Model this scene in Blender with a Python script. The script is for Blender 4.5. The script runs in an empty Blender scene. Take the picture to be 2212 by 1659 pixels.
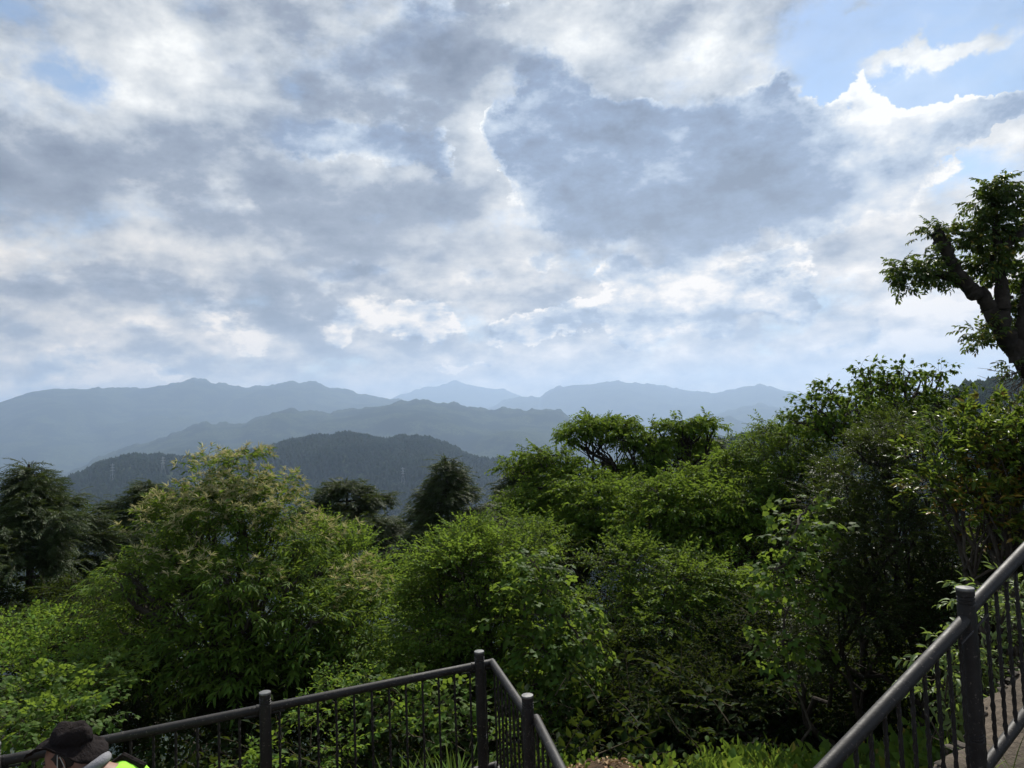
import bpy, bmesh, math, random
import numpy as np
from mathutils import Vector, Matrix

SC = bpy.context.scene
COL = SC.collection
R = math.radians

# ------------------------------------------------------------------ camera
FPX = 1533.0                       # focal length in units of a 2212 px wide picture
CW, CH = 2212.0, 1659.0
PITCH, ROLL = R(3.0), R(2.1)
CAM = np.array([0.0, 0.0, 3.0])
_f = np.array([0, math.cos(PITCH), math.sin(PITCH)])
_r0 = np.array([1.0, 0, 0]); _u0 = np.cross(_r0, _f)
CR = _r0 * math.cos(ROLL) - _u0 * math.sin(ROLL)
CU = _u0 * math.cos(ROLL) + _r0 * math.sin(ROLL)
cam_data = bpy.data.cameras.new('camera')
cam = bpy.data.objects.new('camera', cam_data); COL.objects.link(cam)
cam_data.sensor_width = 36.0; cam_data.lens = 36.0 * FPX / CW
cam_data.clip_start = 0.05; cam_data.clip_end = 120000
m = Matrix(((CR[0], CU[0], -_f[0], CAM[0]), (CR[1], CU[1], -_f[1], CAM[1]), (CR[2], CU[2], -_f[2], CAM[2]), (0, 0, 0, 1)))
cam.matrix_world = m
SC.camera = cam
SC.view_settings.view_transform = 'Standard'; SC.view_settings.look = 'None'
SC.view_settings.gamma = 1; SC.view_settings.exposure = 0.27
try: SC.view_settings.use_curve_mapping = False
except Exception: pass
cy = SC.cycles
cy.max_bounces = 5; cy.diffuse_bounces = 3; cy.glossy_bounces = 2; cy.transmission_bounces = 3
cy.volume_bounces = 1; cy.transparent_max_bounces = 4
cy.caustics_reflective = False; cy.caustics_refractive = False
cy.use_denoising = True

def raydir(px, py):
    v = _f + CR * ((px - CW / 2) / FPX) + CU * ((CH / 2 - py) / FPX)
    return v
def P(px, py, d):                  # a sight line met at d metres of depth
    return CAM + raydir(px, py) * d
def azel(px, py):
    v = raydir(px, py); v = v / np.linalg.norm(v)
    return math.atan2(v[0], v[1]), math.asin(v[2])

# ------------------------------------------------------------------ sun and sky
SUN_EL, SUN_AZ = R(43), R(18)      # azimuth to the right of +Y
sun_dir = np.array([math.sin(SUN_AZ) * math.cos(SUN_EL), math.cos(SUN_AZ) * math.cos(SUN_EL), math.sin(SUN_EL)])
sl = bpy.data.lights.new('sun', 'SUN'); sl.energy = 5.0; sl.angle = R(0.53); sl.color = (1.0, 0.95, 0.86)
so = bpy.data.objects.new('sun', sl); COL.objects.link(so)
so.rotation_euler = Vector(sun_dir).to_track_quat('Z', 'Y').to_euler(); so.location = (0, 0, 60)

W = bpy.data.worlds.new("World"); SC.world = W; W.use_nodes = True
class NT:
    """small helper that strings math nodes together"""
    def __init__(s, tree): s.t = tree; s.n = tree.nodes; s.l = tree.links
    def put(s, sock, v):
        if isinstance(v, bpy.types.NodeSocket): s.l.new(v, sock)
        elif v is not None: sock.default_value = v
    def m(s, op, a, b=None, c=None, clamp=False):
        n = s.n.new('ShaderNodeMath'); n.operation = op; n.use_clamp = clamp
        s.put(n.inputs[0], a)
        if b is not None: s.put(n.inputs[1], b)
        if c is not None: s.put(n.inputs[2], c)
        return n.outputs[0]
    def v(s, op, a, b=None, c=None):
        n = s.n.new('ShaderNodeVectorMath'); n.operation = op
        s.put(n.inputs[0], a)
        if op == 'SCALE': s.put(n.inputs['Scale'], b)
        else:
            if b is not None: s.put(n.inputs[1], b)
            if c is not None: s.put(n.inputs[2], c)
        return n.outputs['Value'] if op in ('DOT_PRODUCT', 'LENGTH') else n.outputs[0]
    def noise(s, vec, scale, detail, rough=0.5, lac=2.0, dist=0.0):
        n = s.n.new('ShaderNodeTexNoise'); n.noise_dimensions = '3D'
        s.put(n.inputs['Vector'], vec); n.inputs['Scale'].default_value = scale
        n.inputs['Detail'].default_value = detail; n.inputs['Roughness'].default_value = rough
        n.inputs['Lacunarity'].default_value = lac; n.inputs['Distortion'].default_value = dist
        return n
    def smooth(s, x, a, b, lo=0.0, hi=1.0):
        n = s.n.new('ShaderNodeMapRange'); n.interpolation_type = 'SMOOTHSTEP'
        s.put(n.inputs['Value'], x)
        for k, q in zip(('From Min', 'From Max', 'To Min', 'To Max'), (a, b, lo, hi)): s.put(n.inputs[k], q)
        return n.outputs[0]
    def mix(s, f, a, b):
        n = s.n.new('ShaderNodeMix'); n.data_type = 'RGBA'; n.clamp_factor = True
        s.put(n.inputs[0], f); s.put(n.inputs[6], a); s.put(n.inputs[7], b)
        return n.outputs[2]
def rgb(r, g, b):                  # sRGB 0-255 to linear RGBA
    f = lambda c: (c / 255 / 12.92) if c / 255 <= 0.04045 else ((c / 255 + 0.055) / 1.055) ** 2.4
    return (f(r), f(g), f(b), 1.0)

def build_sky():
    W.node_tree.nodes.clear(); N = NT(W.node_tree)
    tc = N.n.new('ShaderNodeTexCoord'); D = N.v('NORMALIZE', tc.outputs['Generated'])
    sep = N.n.new('ShaderNodeSeparateXYZ'); N.put(sep.inputs[0], D)
    az = N.m('ARCTAN2', sep.outputs[0], sep.outputs[1]); el = N.m('ARCSINE', sep.outputs[2])
    comb = N.n.new('ShaderNodeCombineXYZ'); N.put(comb.inputs[0], az); N.put(comb.inputs[1], el)
    P0 = comb.outputs[0]
    def fb(vec, sc, det, rough, zs=1.5, off=(0, 0, 0)):
        return N.noise(N.v('MULTIPLY_ADD', vec, (1, 1, zs), off), sc, det, rough).outputs[0]
    # domain warps: big slow bends and small billows
    w1 = N.noise(D, 3.5, 3, 0.55); w2 = N.noise(D, 13.0, 5, 0.6)
    o1 = N.v('SCALE', N.v('SUBTRACT', w1.outputs['Color'], (0.5, 0.5, 0.5)), 0.13)
    o2 = N.v('SCALE', N.v('SUBTRACT', w2.outputs['Color'], (0.5, 0.5, 0.5)), 0.060)
    w3 = N.noise(D, 42.0, 5, 0.62); o3 = N.v('SCALE', N.v('SUBTRACT', w3.outputs['Color'], (0.5, 0.5, 0.5)), 0.034)
    P1 = N.v('ADD', N.v('ADD', N.v('ADD', P0, o1), o2), o3)
    def blobs(lst, base=0.0, PP=None):
        acc = base
        for (px, py, rx, ry, a) in lst:
            A, E = azel(px, py)
            q = N.v('MULTIPLY', N.v('SUBTRACT', PP or P1, (A, E, 0)), (FPX / rx, FPX / ry, 0))
            g = N.m('EXPONENT', N.m('MULTIPLY', N.v('DOT_PRODUCT', q, q), -1.0))
            acc = N.m('MULTIPLY_ADD', g, a, acc)
        return acc
    low = N.smooth(el, 0.34, 0.10)                       # cloud features shrink toward the horizon
    def cum(vec, det=9.0):
        a = fb(vec, 5.0, det, 0.62, 1.7); b = fb(vec, 14.0, det - 1, 0.58, 2.0, (3.1, 1.7, 0.4))
        return N.m('ADD', N.m('MULTIPLY', a, N.m('SUBTRACT', 1.0, low)), N.m('MULTIPLY', b, low))
    n0 = cum(D)
    n1 = cum(N.v('ADD', D, tuple(float(c) * 0.022 for c in sun_dir)), 7.0)
    relief = N.m('SUBTRACT', n0, n1)
    m0 = fb(D, 7.0, 5, 0.5, 1.6, (5, 5, 1)); m1 = fb(N.v('ADD', D, tuple(float(c) * 0.045 for c in sun_dir)), 7.0, 4, 0.5, 1.6, (5, 5, 1))
    rel2 = N.m('MULTIPLY', N.m('SUBTRACT', m0, m1), 1.2)
    # billows: folded noise gives the cauliflower look
    bl = fb(D, 20.0, 5, 0.55, 1.2, (9, 4, 2)); bill = N.m('ABSOLUTE', N.m('MULTIPLY_ADD', bl, 2.0, -1.0))
    # ---- upper veil with openings to the blue
    holes = blobs([(1930, 135, 110, 26, -.8), (2030, 100, 90, 24, -.8), (2140, 60, 90, 24, -.8), (1850, 20, 50, 16, -.5), (1960, 70, 260, 105, 1.25), (2150, 180, 130, 50, 1.1), (1760, 130, 70, 80, .75), (2300, 60, 200, 120, .5), (125, 130, 60, 36, 0.75), (30, 15, 80, 30, 0.6),
                   (420, 15, 60, 40, 0.5), (2060, 370, 110, 40, .5), (2000, 600, 200, 60, .18), (1260, 590, 200, 40, .22), (1450, 700, 500, 60, .16)], 0.0)
    veiln = fb(D, 4.6, 8, 0.58, 2.6, (7, 2, 5))
    hole = N.smooth(N.m('ADD', N.m('MULTIPLY', N.m('SUBTRACT', fb(D, 7.0, 9, 0.6, 1.8, (2, 8, 1)), 0.5), -2.5), holes), 0.15, 0.85)
    vl = blobs([(2150, 290, 140, 60, .34), (2020, 100, 200, 60, .36), (1520, 110, 60, 40, .2), (1480, 120, 120, 70, .24), (1650, 60, 90, 80, .20), (1110, 190, 50, 50, .26), (1060, 340, 60, 50, .20), (1300, 60, 150, 60, .04), (1200, 30, 300, 40, .16), (560, 20, 200, 50, .15),
                (300, 110, 240, 90, .30), (470, 170, 110, 60, .20), (100, 200, 160, 60, .30), (620, 300, 130, 50, .30), (760, 330, 150, 40, .26), (920, 405, 150, 24, .30),
                (1080, 640, 120, 40, .14), (1330, 640, 260, 80, .06), (1750, 660, 350, 110, .14), (2150, 640, 260, 200, .22), (2050, 330, 150, 100, .18),
                (200, 545, 230, 38, .28), (480, 560, 120, 36, .14), (760, 590, 130, 26, .20), (230, 480, 200, 26, .10), (380, 690, 230, 40, .08), (150, 815, 250, 24, .14), (380, 780, 60, 24, .1),
                (150, 625, 480, 26, -.18), (60, 340, 400, 60, -.16), (330, 400, 220, 40, -.14), (60, 470, 300, 30, -.10), (780, 130, 270, 100, -.22), (640, 640, 200, 40, -.10), (600, 470, 160, 50, -.10), (0, 740, 300, 30, -.08),
                (450, 300, 140, 50, -.14), (780, 480, 240, 24, -.12), (1250, 800, 1000, 60, .20), (1700, 700, 500, 120, .16), (150, 800, 300, 40, .12), (1150, 330, 60, 120, .1)], 0.44)
    veil = N.m('ADD', vl, N.m('ADD', N.m('MULTIPLY', N.m('SUBTRACT', veiln, 0.5), 0.68), N.m('ADD', rel2, N.m('MULTIPLY', relief, 1.4))))
    ramp = N.n.new('ShaderNodeValToRGB'); N.put(ramp.inputs[0], veil)
    cr = ramp.color_ramp; cr.elements[0].position = 0.0; cr.elements[0].color = rgb(98, 104, 118)
    cr.elements[1].position = 1.0; cr.elements[1].color = rgb(242, 240, 234)
    for p_, c_ in ((0.36, rgb(134, 141, 154)), (0.58, rgb(178, 182, 186)), (0.80, rgb(212, 212, 210))):
        e = cr.elements.new(p_); e.color = c_
    # ---- lower cumulus: thin rims glow, thick middles are dark (the sun stands behind them)
    cov = blobs([(1290, 345, 150, 130, .60), (1540, 400, 250, 100, .60), (1750, 370, 150, 90, .42), (1215, 215, 50, 90, .46), (1150, 360, 46, 90, .34), (1230, 440, 170, 60, .22), (1650, 440, 250, 60, .24),
                 (1650, 220, 70, 60, .40), (1880, 320, 70, 80, .24), (2120, 260, 80, 30, .34), (2100, 220, 120, 50, .16), (1870, 150, 60, 50, .26), (2080, 250, 90, 30, .20), (1960, 390, 50, 60, .22),
                 (800, 140, 250, 100, .16), (590, 290, 100, 46, .30), (700, 330, 150, 40, .26), (860, 350, 90, 30, .20), (980, 420, 110, 34, .14), (450, 150, 160, 70, .14), (100, 210, 130, 60, .20),
                 (300, 450, 420, 60, .14), (180, 625, 420, 40, .20), (520, 700, 130, 34, .16), (330, 735, 60, 24, .18),
                 (760, 585, 110, 26, 0.35), (800, 690, 66, 32, 0.41), (915, 700, 52, 42, 0.45), (1090, 715, 70, 24, 0.35), (1180, 705, 80, 30, 0.37), (1370, 690, 80, 56, 0.45), (1350, 610, 46, 30, 0.41), (1420, 690, 40, 40, .2),
                 (1500, 590, 60, 46, 0.35), (1570, 640, 130, 40, 0.35), (1690, 650, 90, 30, 0.33), (1820, 650, 80, 30, .18), (1570, 700, 46, 22, 0.37), (1690, 720, 60, 18, .2), (1800, 740, 70, 14, .22), (1930, 720, 40, 30, .2), (1720, 570, 90, 24, .2),
                 (1020, 615, 70, 22, .24), (1170, 580, 40, 20, .2), (940, 560, 40, 40, .18), (340, 785, 110, 16, .24), (80, 800, 120, 20, .24), (1010, 790, 70, 16, .18), (170, 830, 200, 12, .14),
                 (1960, 60, 260, 70, -.45), (2150, 150, 150, 60, -.3), (1400, 130, 90, 60, -.3), (1050, 420, 60, 60, -.2), (150, 130, 80, 50, -.3), (1460, 100, 180, 60, -.32), (1050, 280, 50, 140, -.26), (1330, 830, 1400, 24, -.2)], -0.10, )
    amp = N.m('SUBTRACT', 1.0, N.m('MULTIPLY', low, 0.52))
    dens = N.m('ADD', N.m('MULTIPLY', N.m('MULTIPLY_ADD', N.m('SUBTRACT', n0, 0.5), 0.95, N.m('MULTIPLY', N.m('SUBTRACT', bill, .3), .085)), amp), cov)
    soft = N.smooth(blobs([(150, 480, 600, 260, 1.0), (1250, 150, 130, 90, .7), (820, 110, 300, 120, .9), (1400, 500, 500, 70, .8)], 0.0, P0), 0.15, 0.8)
    edge = N.smooth(fb(D, 6.0, 3, 0.5, 1.0, (1, 9, 3)), 0.42, 0.62, 0.03, 0.16)
    alpha = N.smooth(dens, 0.0, N.m('MULTIPLY_ADD', soft, 0.14, edge))
    thick = N.smooth(dens, 0.0, 0.20)
    shade = N.m('SUBTRACT', 0.72, N.m('MULTIPLY', thick, N.m('MULTIPLY_ADD', low, -0.14, 0.36)))
    shade = N.m('SUBTRACT', shade, N.m('MULTIPLY', soft, 0.20))
    shade = N.m('ADD', shade, N.m('ADD', rel2, N.m('MULTIPLY', relief, N.m('MULTIPLY_ADD', thick, -2.4, 4.4)))); shade = N.m('ADD', shade, N.m('MULTIPLY', N.m('SUBTRACT', bill, .3), N.m('SUBTRACT', N.m('SUBTRACT', .30, N.m('MULTIPLY', soft, .2)), N.m('MULTIPLY', thick, .18))))
    shade = N.m('ADD', shade, blobs([(1290, 345, 180, 130, -.07), (1550, 400, 260, 100, -.07), (1660, 200, 70, 50, -.12), (1820, 200, 120, 80, .22), (1930, 310, 80, 120, .16), (2060, 230, 180, 90, .34), (640, 300, 170, 50, .26), (860, 345, 120, 36, .18), (1500, 650, 600, 90, .22), (850, 690, 300, 60, .20), (300, 790, 300, 30, .1), (800, 130, 250, 90, -.12), (100, 200, 150, 60, .2)], 0.0))
    ramp2 = N.n.new('ShaderNodeValToRGB'); N.put(ramp2.inputs[0], shade)
    cr = ramp2.color_ramp; cr.elements[0].position = 0.0; cr.elements[0].color = rgb(98, 104, 118)
    cr.elements[1].position = 1.0; cr.elements[1].color = rgb(242, 240, 234)
    for p_, c_ in ((0.38, rgb(126, 140, 164)), (0.60, rgb(172, 183, 197)), (0.82, rgb(212, 214, 215))):
        e = cr.elements.new(p_); e.color = c_
    skyt = N.n.new('ShaderNodeTexSky'); skyt.sky_type = 'NISHITA'; skyt.sun_disc = False
    skyt.sun_elevation = SUN_EL; skyt.sun_rotation = SUN_AZ; skyt.air_density = 1.2; skyt.dust_density = 0.2; skyt.altitude = 600
    bg_sky = N.n.new('ShaderNodeBackground'); N.put(bg_sky.inputs[0], skyt.outputs[0]); bg_sky.inputs[1].default_value = 0.10
    warm = N.mix(N.smooth(az, .2, -.75, 0, .35), ramp.outputs[0], (.33, .31, .33, 1)) if False else ramp.outputs[0]
    cloud = N.mix(alpha, warm, ramp2.outputs[0])
    wv = N.n.new('ShaderNodeMix'); wv.data_type = 'RGBA'; wv.blend_type = 'MULTIPLY'; N.put(wv.inputs[0], N.smooth(el, 0.42, 0.02)); N.put(wv.inputs[6], cloud); wv.inputs[7].default_value = (1.26, 1.06, 0.84, 1); cloud = wv.outputs[2]
    cover = N.m('MAXIMUM', N.m('SUBTRACT', 1.0, N.m('MULTIPLY', hole, N.smooth(fb(D, 9.0, 8, .62, 2.0, (4, 4, 9)), .35, .62, .97, .76))), alpha)
    bg_cl = N.n.new('ShaderNodeBackground'); N.put(bg_cl.inputs[0], cloud); bg_cl.inputs[1].default_value = 1.0
    ms = N.n.new('ShaderNodeMixShader'); N.put(ms.inputs[0], cover)
    N.l.new(bg_sky.outputs[0], ms.inputs[1]); N.l.new(bg_cl.outputs[0], ms.inputs[2])
    out = N.n.new('ShaderNodeOutputWorld'); N.l.new(ms.outputs[0], out.inputs[0])
build_sky()
W.cycles.sampling_method = 'MANUAL'; W.cycles.sample_map_resolution = 512

# ------------------------------------------------------------------ helpers
def tag(o, label=None, cat=None, group=None, kind=None):
    if label: o['label'] = label
    if cat: o['category'] = cat
    if group: o['group'] = group
    if kind: o['kind'] = kind
    return o
def empty(name, loc=(0, 0, 0), rz=0.0):
    o = bpy.data.objects.new(name, None); COL.objects.link(o)
    o.location = tuple(float(c) for c in loc); o.rotation_euler[2] = rz; o.empty_display_size = 0.2
    return o
def link_mesh(name, me, mats, parent=None):
    o = bpy.data.objects.new(name, me); COL.objects.link(o)
    for mm in (mats if isinstance(mats, (list, tuple)) else [mats]): me.materials.append(mm)
    if parent is not None:
        o.parent = parent
    return o
def np_mesh(name, V, T, mi=None, smooth=False):
    """mesh from numpy arrays; T is (n,3) or (n,4)"""
    me = bpy.data.meshes.new(name); k = T.shape[1]
    me.vertices.add(len(V)); me.vertices.foreach_set('co', np.ascontiguousarray(V, dtype=np.float32).ravel())
    me.loops.add(T.size); me.loops.foreach_set('vertex_index', np.ascontiguousarray(T, dtype=np.int32).ravel())
    me.polygons.add(len(T)); me.polygons.foreach_set('loop_start', np.arange(0, T.size, k, dtype=np.int32))
    if mi is not None: me.polygons.foreach_set('material_index', np.ascontiguousarray(mi, dtype=np.int32))
    me.update(calc_edges=True)
    if smooth: me.polygons.foreach_set('use_smooth', np.ones(len(T), dtype=bool))
    return me
class MB:
    """collects tubes, boxes and sheets into ONE mesh (quads as triangles)"""
    def __init__(s): s.V = []; s.T = []; s.M = []; s.n = 0
    def add(s, V, T, mi=0):
        V = np.asarray(V, float); T = np.asarray(T, int)
        if T.shape[1] == 4: T = np.vstack([T[:, [0, 1, 2]], T[:, [0, 2, 3]]])
        s.V.append(V); s.T.append(T + s.n); s.M.append(np.full(len(T), mi)); s.n += len(V); return s
    def tube(s, pts, rad, n=8, cap=True, mi=0):
        pts = np.asarray(pts, float); k = len(pts)
        rad = np.full(k, rad) if np.isscalar(rad) else np.asarray(rad, float)
        tan = np.gradient(pts, axis=0); tan /= (np.linalg.norm(tan, axis=1, keepdims=True) + 1e-9)
        ref = np.array([0, 0, 1.0]) if abs(tan[0][2]) < 0.9 else np.array([1.0, 0, 0])
        V = []
        u = np.cross(tan[0], ref); u /= np.linalg.norm(u)
        for i in range(k):
            u = u - tan[i] * np.dot(u, tan[i]); u /= (np.linalg.norm(u) + 1e-9); w = np.cross(tan[i], u)
            a = np.arange(n) * 2 * math.pi / n
            V.append(pts[i] + rad[i] * (np.outer(np.cos(a), u) + np.outer(np.sin(a), w)))
        V = np.vstack(V); F = []
        for i in range(k - 1):
            for j in range(n):
                a, b = i * n + j, i * n + (j + 1) % n; F.append((a, b, b + n, a + n))
        s.add(V, F, mi)
        if cap:
            b0 = s.n - len(V)
            for r0, rev in ((0, True), ((k - 1) * n, False)):
                idx = [(r0, r0 + j, r0 + j + 1) for j in range(1, n - 1)]
                T = np.array([(a, c, b) if rev else (a, b, c) for a, b, c in idx]) + b0
                s.T.append(T); s.M.append(np.full(len(T), mi))
        return s
    def lathe(s, prof, c=(0, 0, 0), n=20, mi=0):        # prof: (radius, z) bottom to top
        c = np.asarray(c, float); V = []; F = []
        a = np.arange(n) * 2 * math.pi / n
        for r, z in prof: V.append(np.stack([np.cos(a) * r + c[0], np.sin(a) * r + c[1], np.full(n, z + c[2])], 1))
        for i in range(len(prof) - 1):
            for j in range(n):
                p, q = i * n + j, i * n + (j + 1) % n; F.append((p, q, q + n, p + n))
        return s.add(np.vstack(V), F, mi)
    def build(s, name, mats, parent=None, smooth=True, offset=None):
        V = np.vstack(s.V)
        if offset is not None: V = V - np.asarray(offset, float)
        me = np_mesh(name, V, np.vstack(s.T), np.concatenate(s.M), smooth)
        if smooth:
            try: me.set_sharp_from_angle(angle=R(40))
            except Exception: pass
        return link_mesh(name, me, mats, parent)

def mat(name, col, rough=0.6, spec=0.4, metal=0.0, noise=None, bump=0.0, bscale=20.0, subs=None):
    """Principled surface; noise=(other colour, scale) mottles it"""
    M = bpy.data.materials.new(name); M.use_nodes = True; N = NT(M.node_tree)
    b = N.n['Principled BSDF']
    b.inputs['Roughness'].default_value = rough; b.inputs['Metallic'].default_value = metal
    b.inputs['Specular IOR Level'].default_value = spec
    c4 = tuple(col) + (1,) if len(col) == 3 else col
    tc = N.n.new('ShaderNodeTexCoord')
    if noise:
        o4 = tuple(noise[0]) + (1,) if len(noise[0]) == 3 else noise[0]
        f = N.smooth(N.noise(tc.outputs['Object'], noise[1], 6, 0.65).outputs[0], 0.35, 0.65)
        N.put(b.inputs['Base Color'], N.mix(f, c4, o4))
    else: b.inputs['Base Color'].default_value = c4
    if bump:
        bn = N.n.new('ShaderNodeBump'); bn.inputs['Strength'].default_value = bump; bn.inputs['Distance'].default_value = 0.02
        N.put(bn.inputs['Height'], N.noise(tc.outputs['Object'], bscale, 6, 0.6).outputs[0])
        N.l.new(bn.outputs[0], b.inputs['Normal'])
    return M

# ------------------------------------------------------------------ terrain: one sheet from the railing to the far ranges
def prof(pts):                     # crest traced against the sky -> (azimuth, tan elevation)
    a = [];
    for px, py in pts:
        v = raydir(px, py); a.append((math.atan2(v[0], v[1]), v[2] / math.hypot(v[0], v[1])))
    a.sort(); a = [(a[0][0] - 0.5, a[0][1] - 0.3)] + a + [(a[-1][0] + 0.5, a[-1][1] - 0.3)]
    return np.array([q[0] for q in a]), np.array([q[1] for q in a])
RIDGES = [  # distance, width toward us, width beyond, roughness, crest
 (900, 420, 500, 5, [(1180, 1150), (1300, 1060), (1380, 1022), (1445, 994), (1560, 974), (1630, 962), (1750, 935), (1900, 898), (2041, 876), (2088, 858), (2142, 851), (2212, 846), (2400, 815), (2800, 780)]),
 (2500, 1100, 900, 11, [(-900, 1190), (-400, 1160), (-100, 1110), (60, 1075), (150, 1042), (210, 1012), (290, 992), (345, 990), (400, 998), (460, 1002), (520, 987), (600, 967), (680, 952), (750, 946), (810, 952), (870, 952), (930, 957), (965, 967), (1000, 987), (1040, 999), (1090, 999), (1150, 1012), (1250, 1060), (1400, 1120)]),
 (4300, 1300, 1300, 16, [(1250, 1060), (1350, 990), (1420, 952), (1480, 932), (1510, 932), (1563, 950), (1640, 978), (1750, 1010)]),
 (7000, 2300, 2000, 24, [(-700, 1120), (-200, 1090), (0, 1060), (150, 1020), (200, 992), (290, 960), (370, 935), (440, 918), (520, 915), (590, 888), (625, 884), (680, 890), (750, 888), (800, 878), (850, 868), (900, 866), (960, 870), (1000, 876), (1060, 882), (1130, 884), (1180, 888), (1220, 895), (1250, 915), (1350, 960), (1500, 1010)]),
 (9200, 1300, 1500, 24, [(-600, 985), (-200, 965), (0, 957), (50, 950), (120, 950), (180, 958), (260, 978), (400, 1010)]),
 (9300, 1300, 1500, 26, [(1380, 960), (1440, 925), (1500, 902), (1532, 897), (1580, 899), (1640, 930), (1750, 960)]),
 (11500, 2600, 2600, 36, [(-900, 880), (-400, 900), (-100, 880), (0, 868), (60, 850), (130, 842), (210, 838), (290, 838), (360, 828), (420, 822), (480, 832), (540, 836), (600, 826), (680, 826), (720, 838), (770, 850), (830, 856), (860, 862), (900, 880), (1000, 910), (1100, 960)]),
 (11800, 2200, 2600, 36, [(1450, 920), (1561, 889), (1600, 880), (1631, 876), (1708, 884), (1800, 880), (1900, 900), (2100, 900), (2400, 880)]),
 (15500, 3000, 3000, 42, [(1000, 900), (1050, 882), (1100, 862), (1130, 855), (1165, 860), (1190, 845), (1240, 832), (1300, 826), (1360, 824), (1410, 830), (1470, 840), (1540, 848), (1620, 835), (1660, 836), (1720, 848), (1760, 850), (1900, 866), (2000, 862), (2200, 850), (2600, 830)]),
 (20500, 3800, 1500, 44, [(500, 900), (780, 880), (860, 855), (920, 838), (985, 824), (1040, 836), (1090, 842), (1120, 854), (1160, 862), (1240, 880), (1500, 900), (1800, 885)]),
]
RP = [(a, b, c, d, *prof(p)) for a, b, c, d, p in RIDGES]
_rng0 = np.random.default_rng(11)
_NW = [(_rng0.normal(size=2), _rng0.uniform(0, 6.28)) for _ in range(60)]
def fbm2(x, y, scale, octs=5, k0=0):           # cheap sum-of-sines terrain noise, about -1..1
    out = 0; amp = 1.0; tot = 0
    for o in range(octs):
        s = 0
        for j in range(3):
            (d, ph) = _NW[(k0 + o * 3 + j) % 60]; d = d / np.hypot(*d)
            wx = np.sin(y * 0.7 / scale * 2 ** o + ph) * 0.9
            s = s + np.sin((x * d[0] + y * d[1]) / scale * 2 ** o * 1.7 + ph + wx)
        out = out + s / 3 * amp; tot += amp; amp *= 0.52
    return out / tot
def sstep(x, a, b):
    t = np.clip((x - a) / (b - a), 0, 1); return t * t * (3 - 2 * t)
def height(x, y):
    x = np.asarray(x, float); y = np.asarray(y, float)
    r = np.hypot(x, y); az = np.arctan2(x, y)
    # the hill the viewpoint stands on
    line = 4.55 + 0.57 * (x + 2) * (x < 0.0) + 1.14 * (x >= 0.0)     # edge of the terrace
    dy = np.maximum(y - line, 0)
    near = -0.25 - 0.30 * dy - 0.004 * np.clip(dy, 0, 60) ** 2
    near = near + sstep(x, 2.5, 9) * 2.2 * sstep(y, -30, 2) * (1 - sstep(y, 14, 40))
    near = near + 0.12 * fbm2(x, y, 2.3, 3) * sstep(dy, 0.3, 2.0)
    near = np.maximum(near, -22 - 0.42 * r)
    back = -0.25 - 0.25 * np.maximum(np.hypot(x, np.minimum(y, 0)) - 25, 0)
    near = np.minimum(near, np.where(y < 0, back, 99))
    far = -420 + 40 * fbm2(x, y, 900, 5, 7)
    for (R0, wf, wb, rough, pa, pt) in RP:
        crest = CAM[2] + R0 * np.interp(az, pa, pt)
        rg = rough * (2.4 if R0 > 3500 else 1.1) * fbm2(az * R0, 0 * az + R0, R0 * 0.019, 5, 3) + rough * (1.1 if R0 > 3500 else .3) * fbm2(az * R0, 0 * az + 2 * R0, R0 * 0.0055, 3, 20)
        spur = fbm2(az * R0, r * 1.1, R0 * 0.06, 4, 9)
        w = np.where(r < R0, wf, wb) * (1 + 0.25 * spur)
        t = np.abs(r - R0) / w
        h = -520 + (crest + 520) * np.exp(-t * t * 0.9) + rg * np.exp(-t * t * 40) + R0 * .006 * spur * np.clip(t * 3, 0, 1)
        infront = np.abs(np.arctan2(np.sin(az), np.cos(az))) < 1.3
        far = np.where(infront, np.maximum(far, h), far)
    k = sstep(r, 40, 420)
    return near * (1 - k) + np.minimum(far, 5000) * k
def terrain():
    azs = np.concatenate([np.radians(np.arange(-180, -50, 5.0)), np.radians(np.arange(-50, 50, 0.1)), np.radians(np.arange(50, 180, 5.0))])
    rs = [0.6]
    while rs[-1] < 22500: rs.append(rs[-1] * (1.05 if rs[-1] < 300 else 1.035))
    rs = sorted(rs + [a[0] for a in RIDGES]); rs = np.array(rs)
    A, Rr = np.meshgrid(azs, rs); X = np.sin(A) * Rr; Y = np.cos(A) * Rr; Z = height(X, Y)
    V = np.stack([X.ravel(), Y.ravel(), Z.ravel()], 1)
    n, k = len(azs), len(rs); i = np.arange(k - 1)[:, None] * n; j = np.arange(n)[None, :]; j2 = (j + 1) % n
    Q = np.stack([(i + j), (i + j2), (i + j2 + n), (i + j + n)], -1).reshape(-1, 4)[:, ::-1]
    c = len(V); V = np.vstack([V, [[0, 0, float(height(0, 0.01))]]])
    me = np_mesh('hills', V, Q, None, True)
    M = bpy.data.materials.new('wooded_hillside'); M.use_nodes = True; N = NT(M.node_tree); b = N.n['Principled BSDF']
    tc = N.n.new('ShaderNodeTexCoord')
    n1 = N.noise(tc.outputs['Object'], 0.004, 8, 0.6).outputs[0]; n2 = N.noise(tc.outputs['Object'], 0.06, 4, 0.7).outputs[0]
    c1 = N.mix(N.smooth(n1, 0.44, 0.56), (0.010, 0.018, 0.010, 1), (0.05, 0.064, 0.026, 1))
    c2 = N.mix(N.smooth(n2, 0.42, 0.6), c1, (0.012, 0.018, 0.010, 1))
    N.put(b.inputs['Base Color'], c2); b.inputs['Roughness'].default_value = 1.0; b.inputs['Specular IOR Level'].default_value = 0.0
    o = link_mesh('hills', me, M); tag(o, kind='structure')
    return o
terrain()

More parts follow.
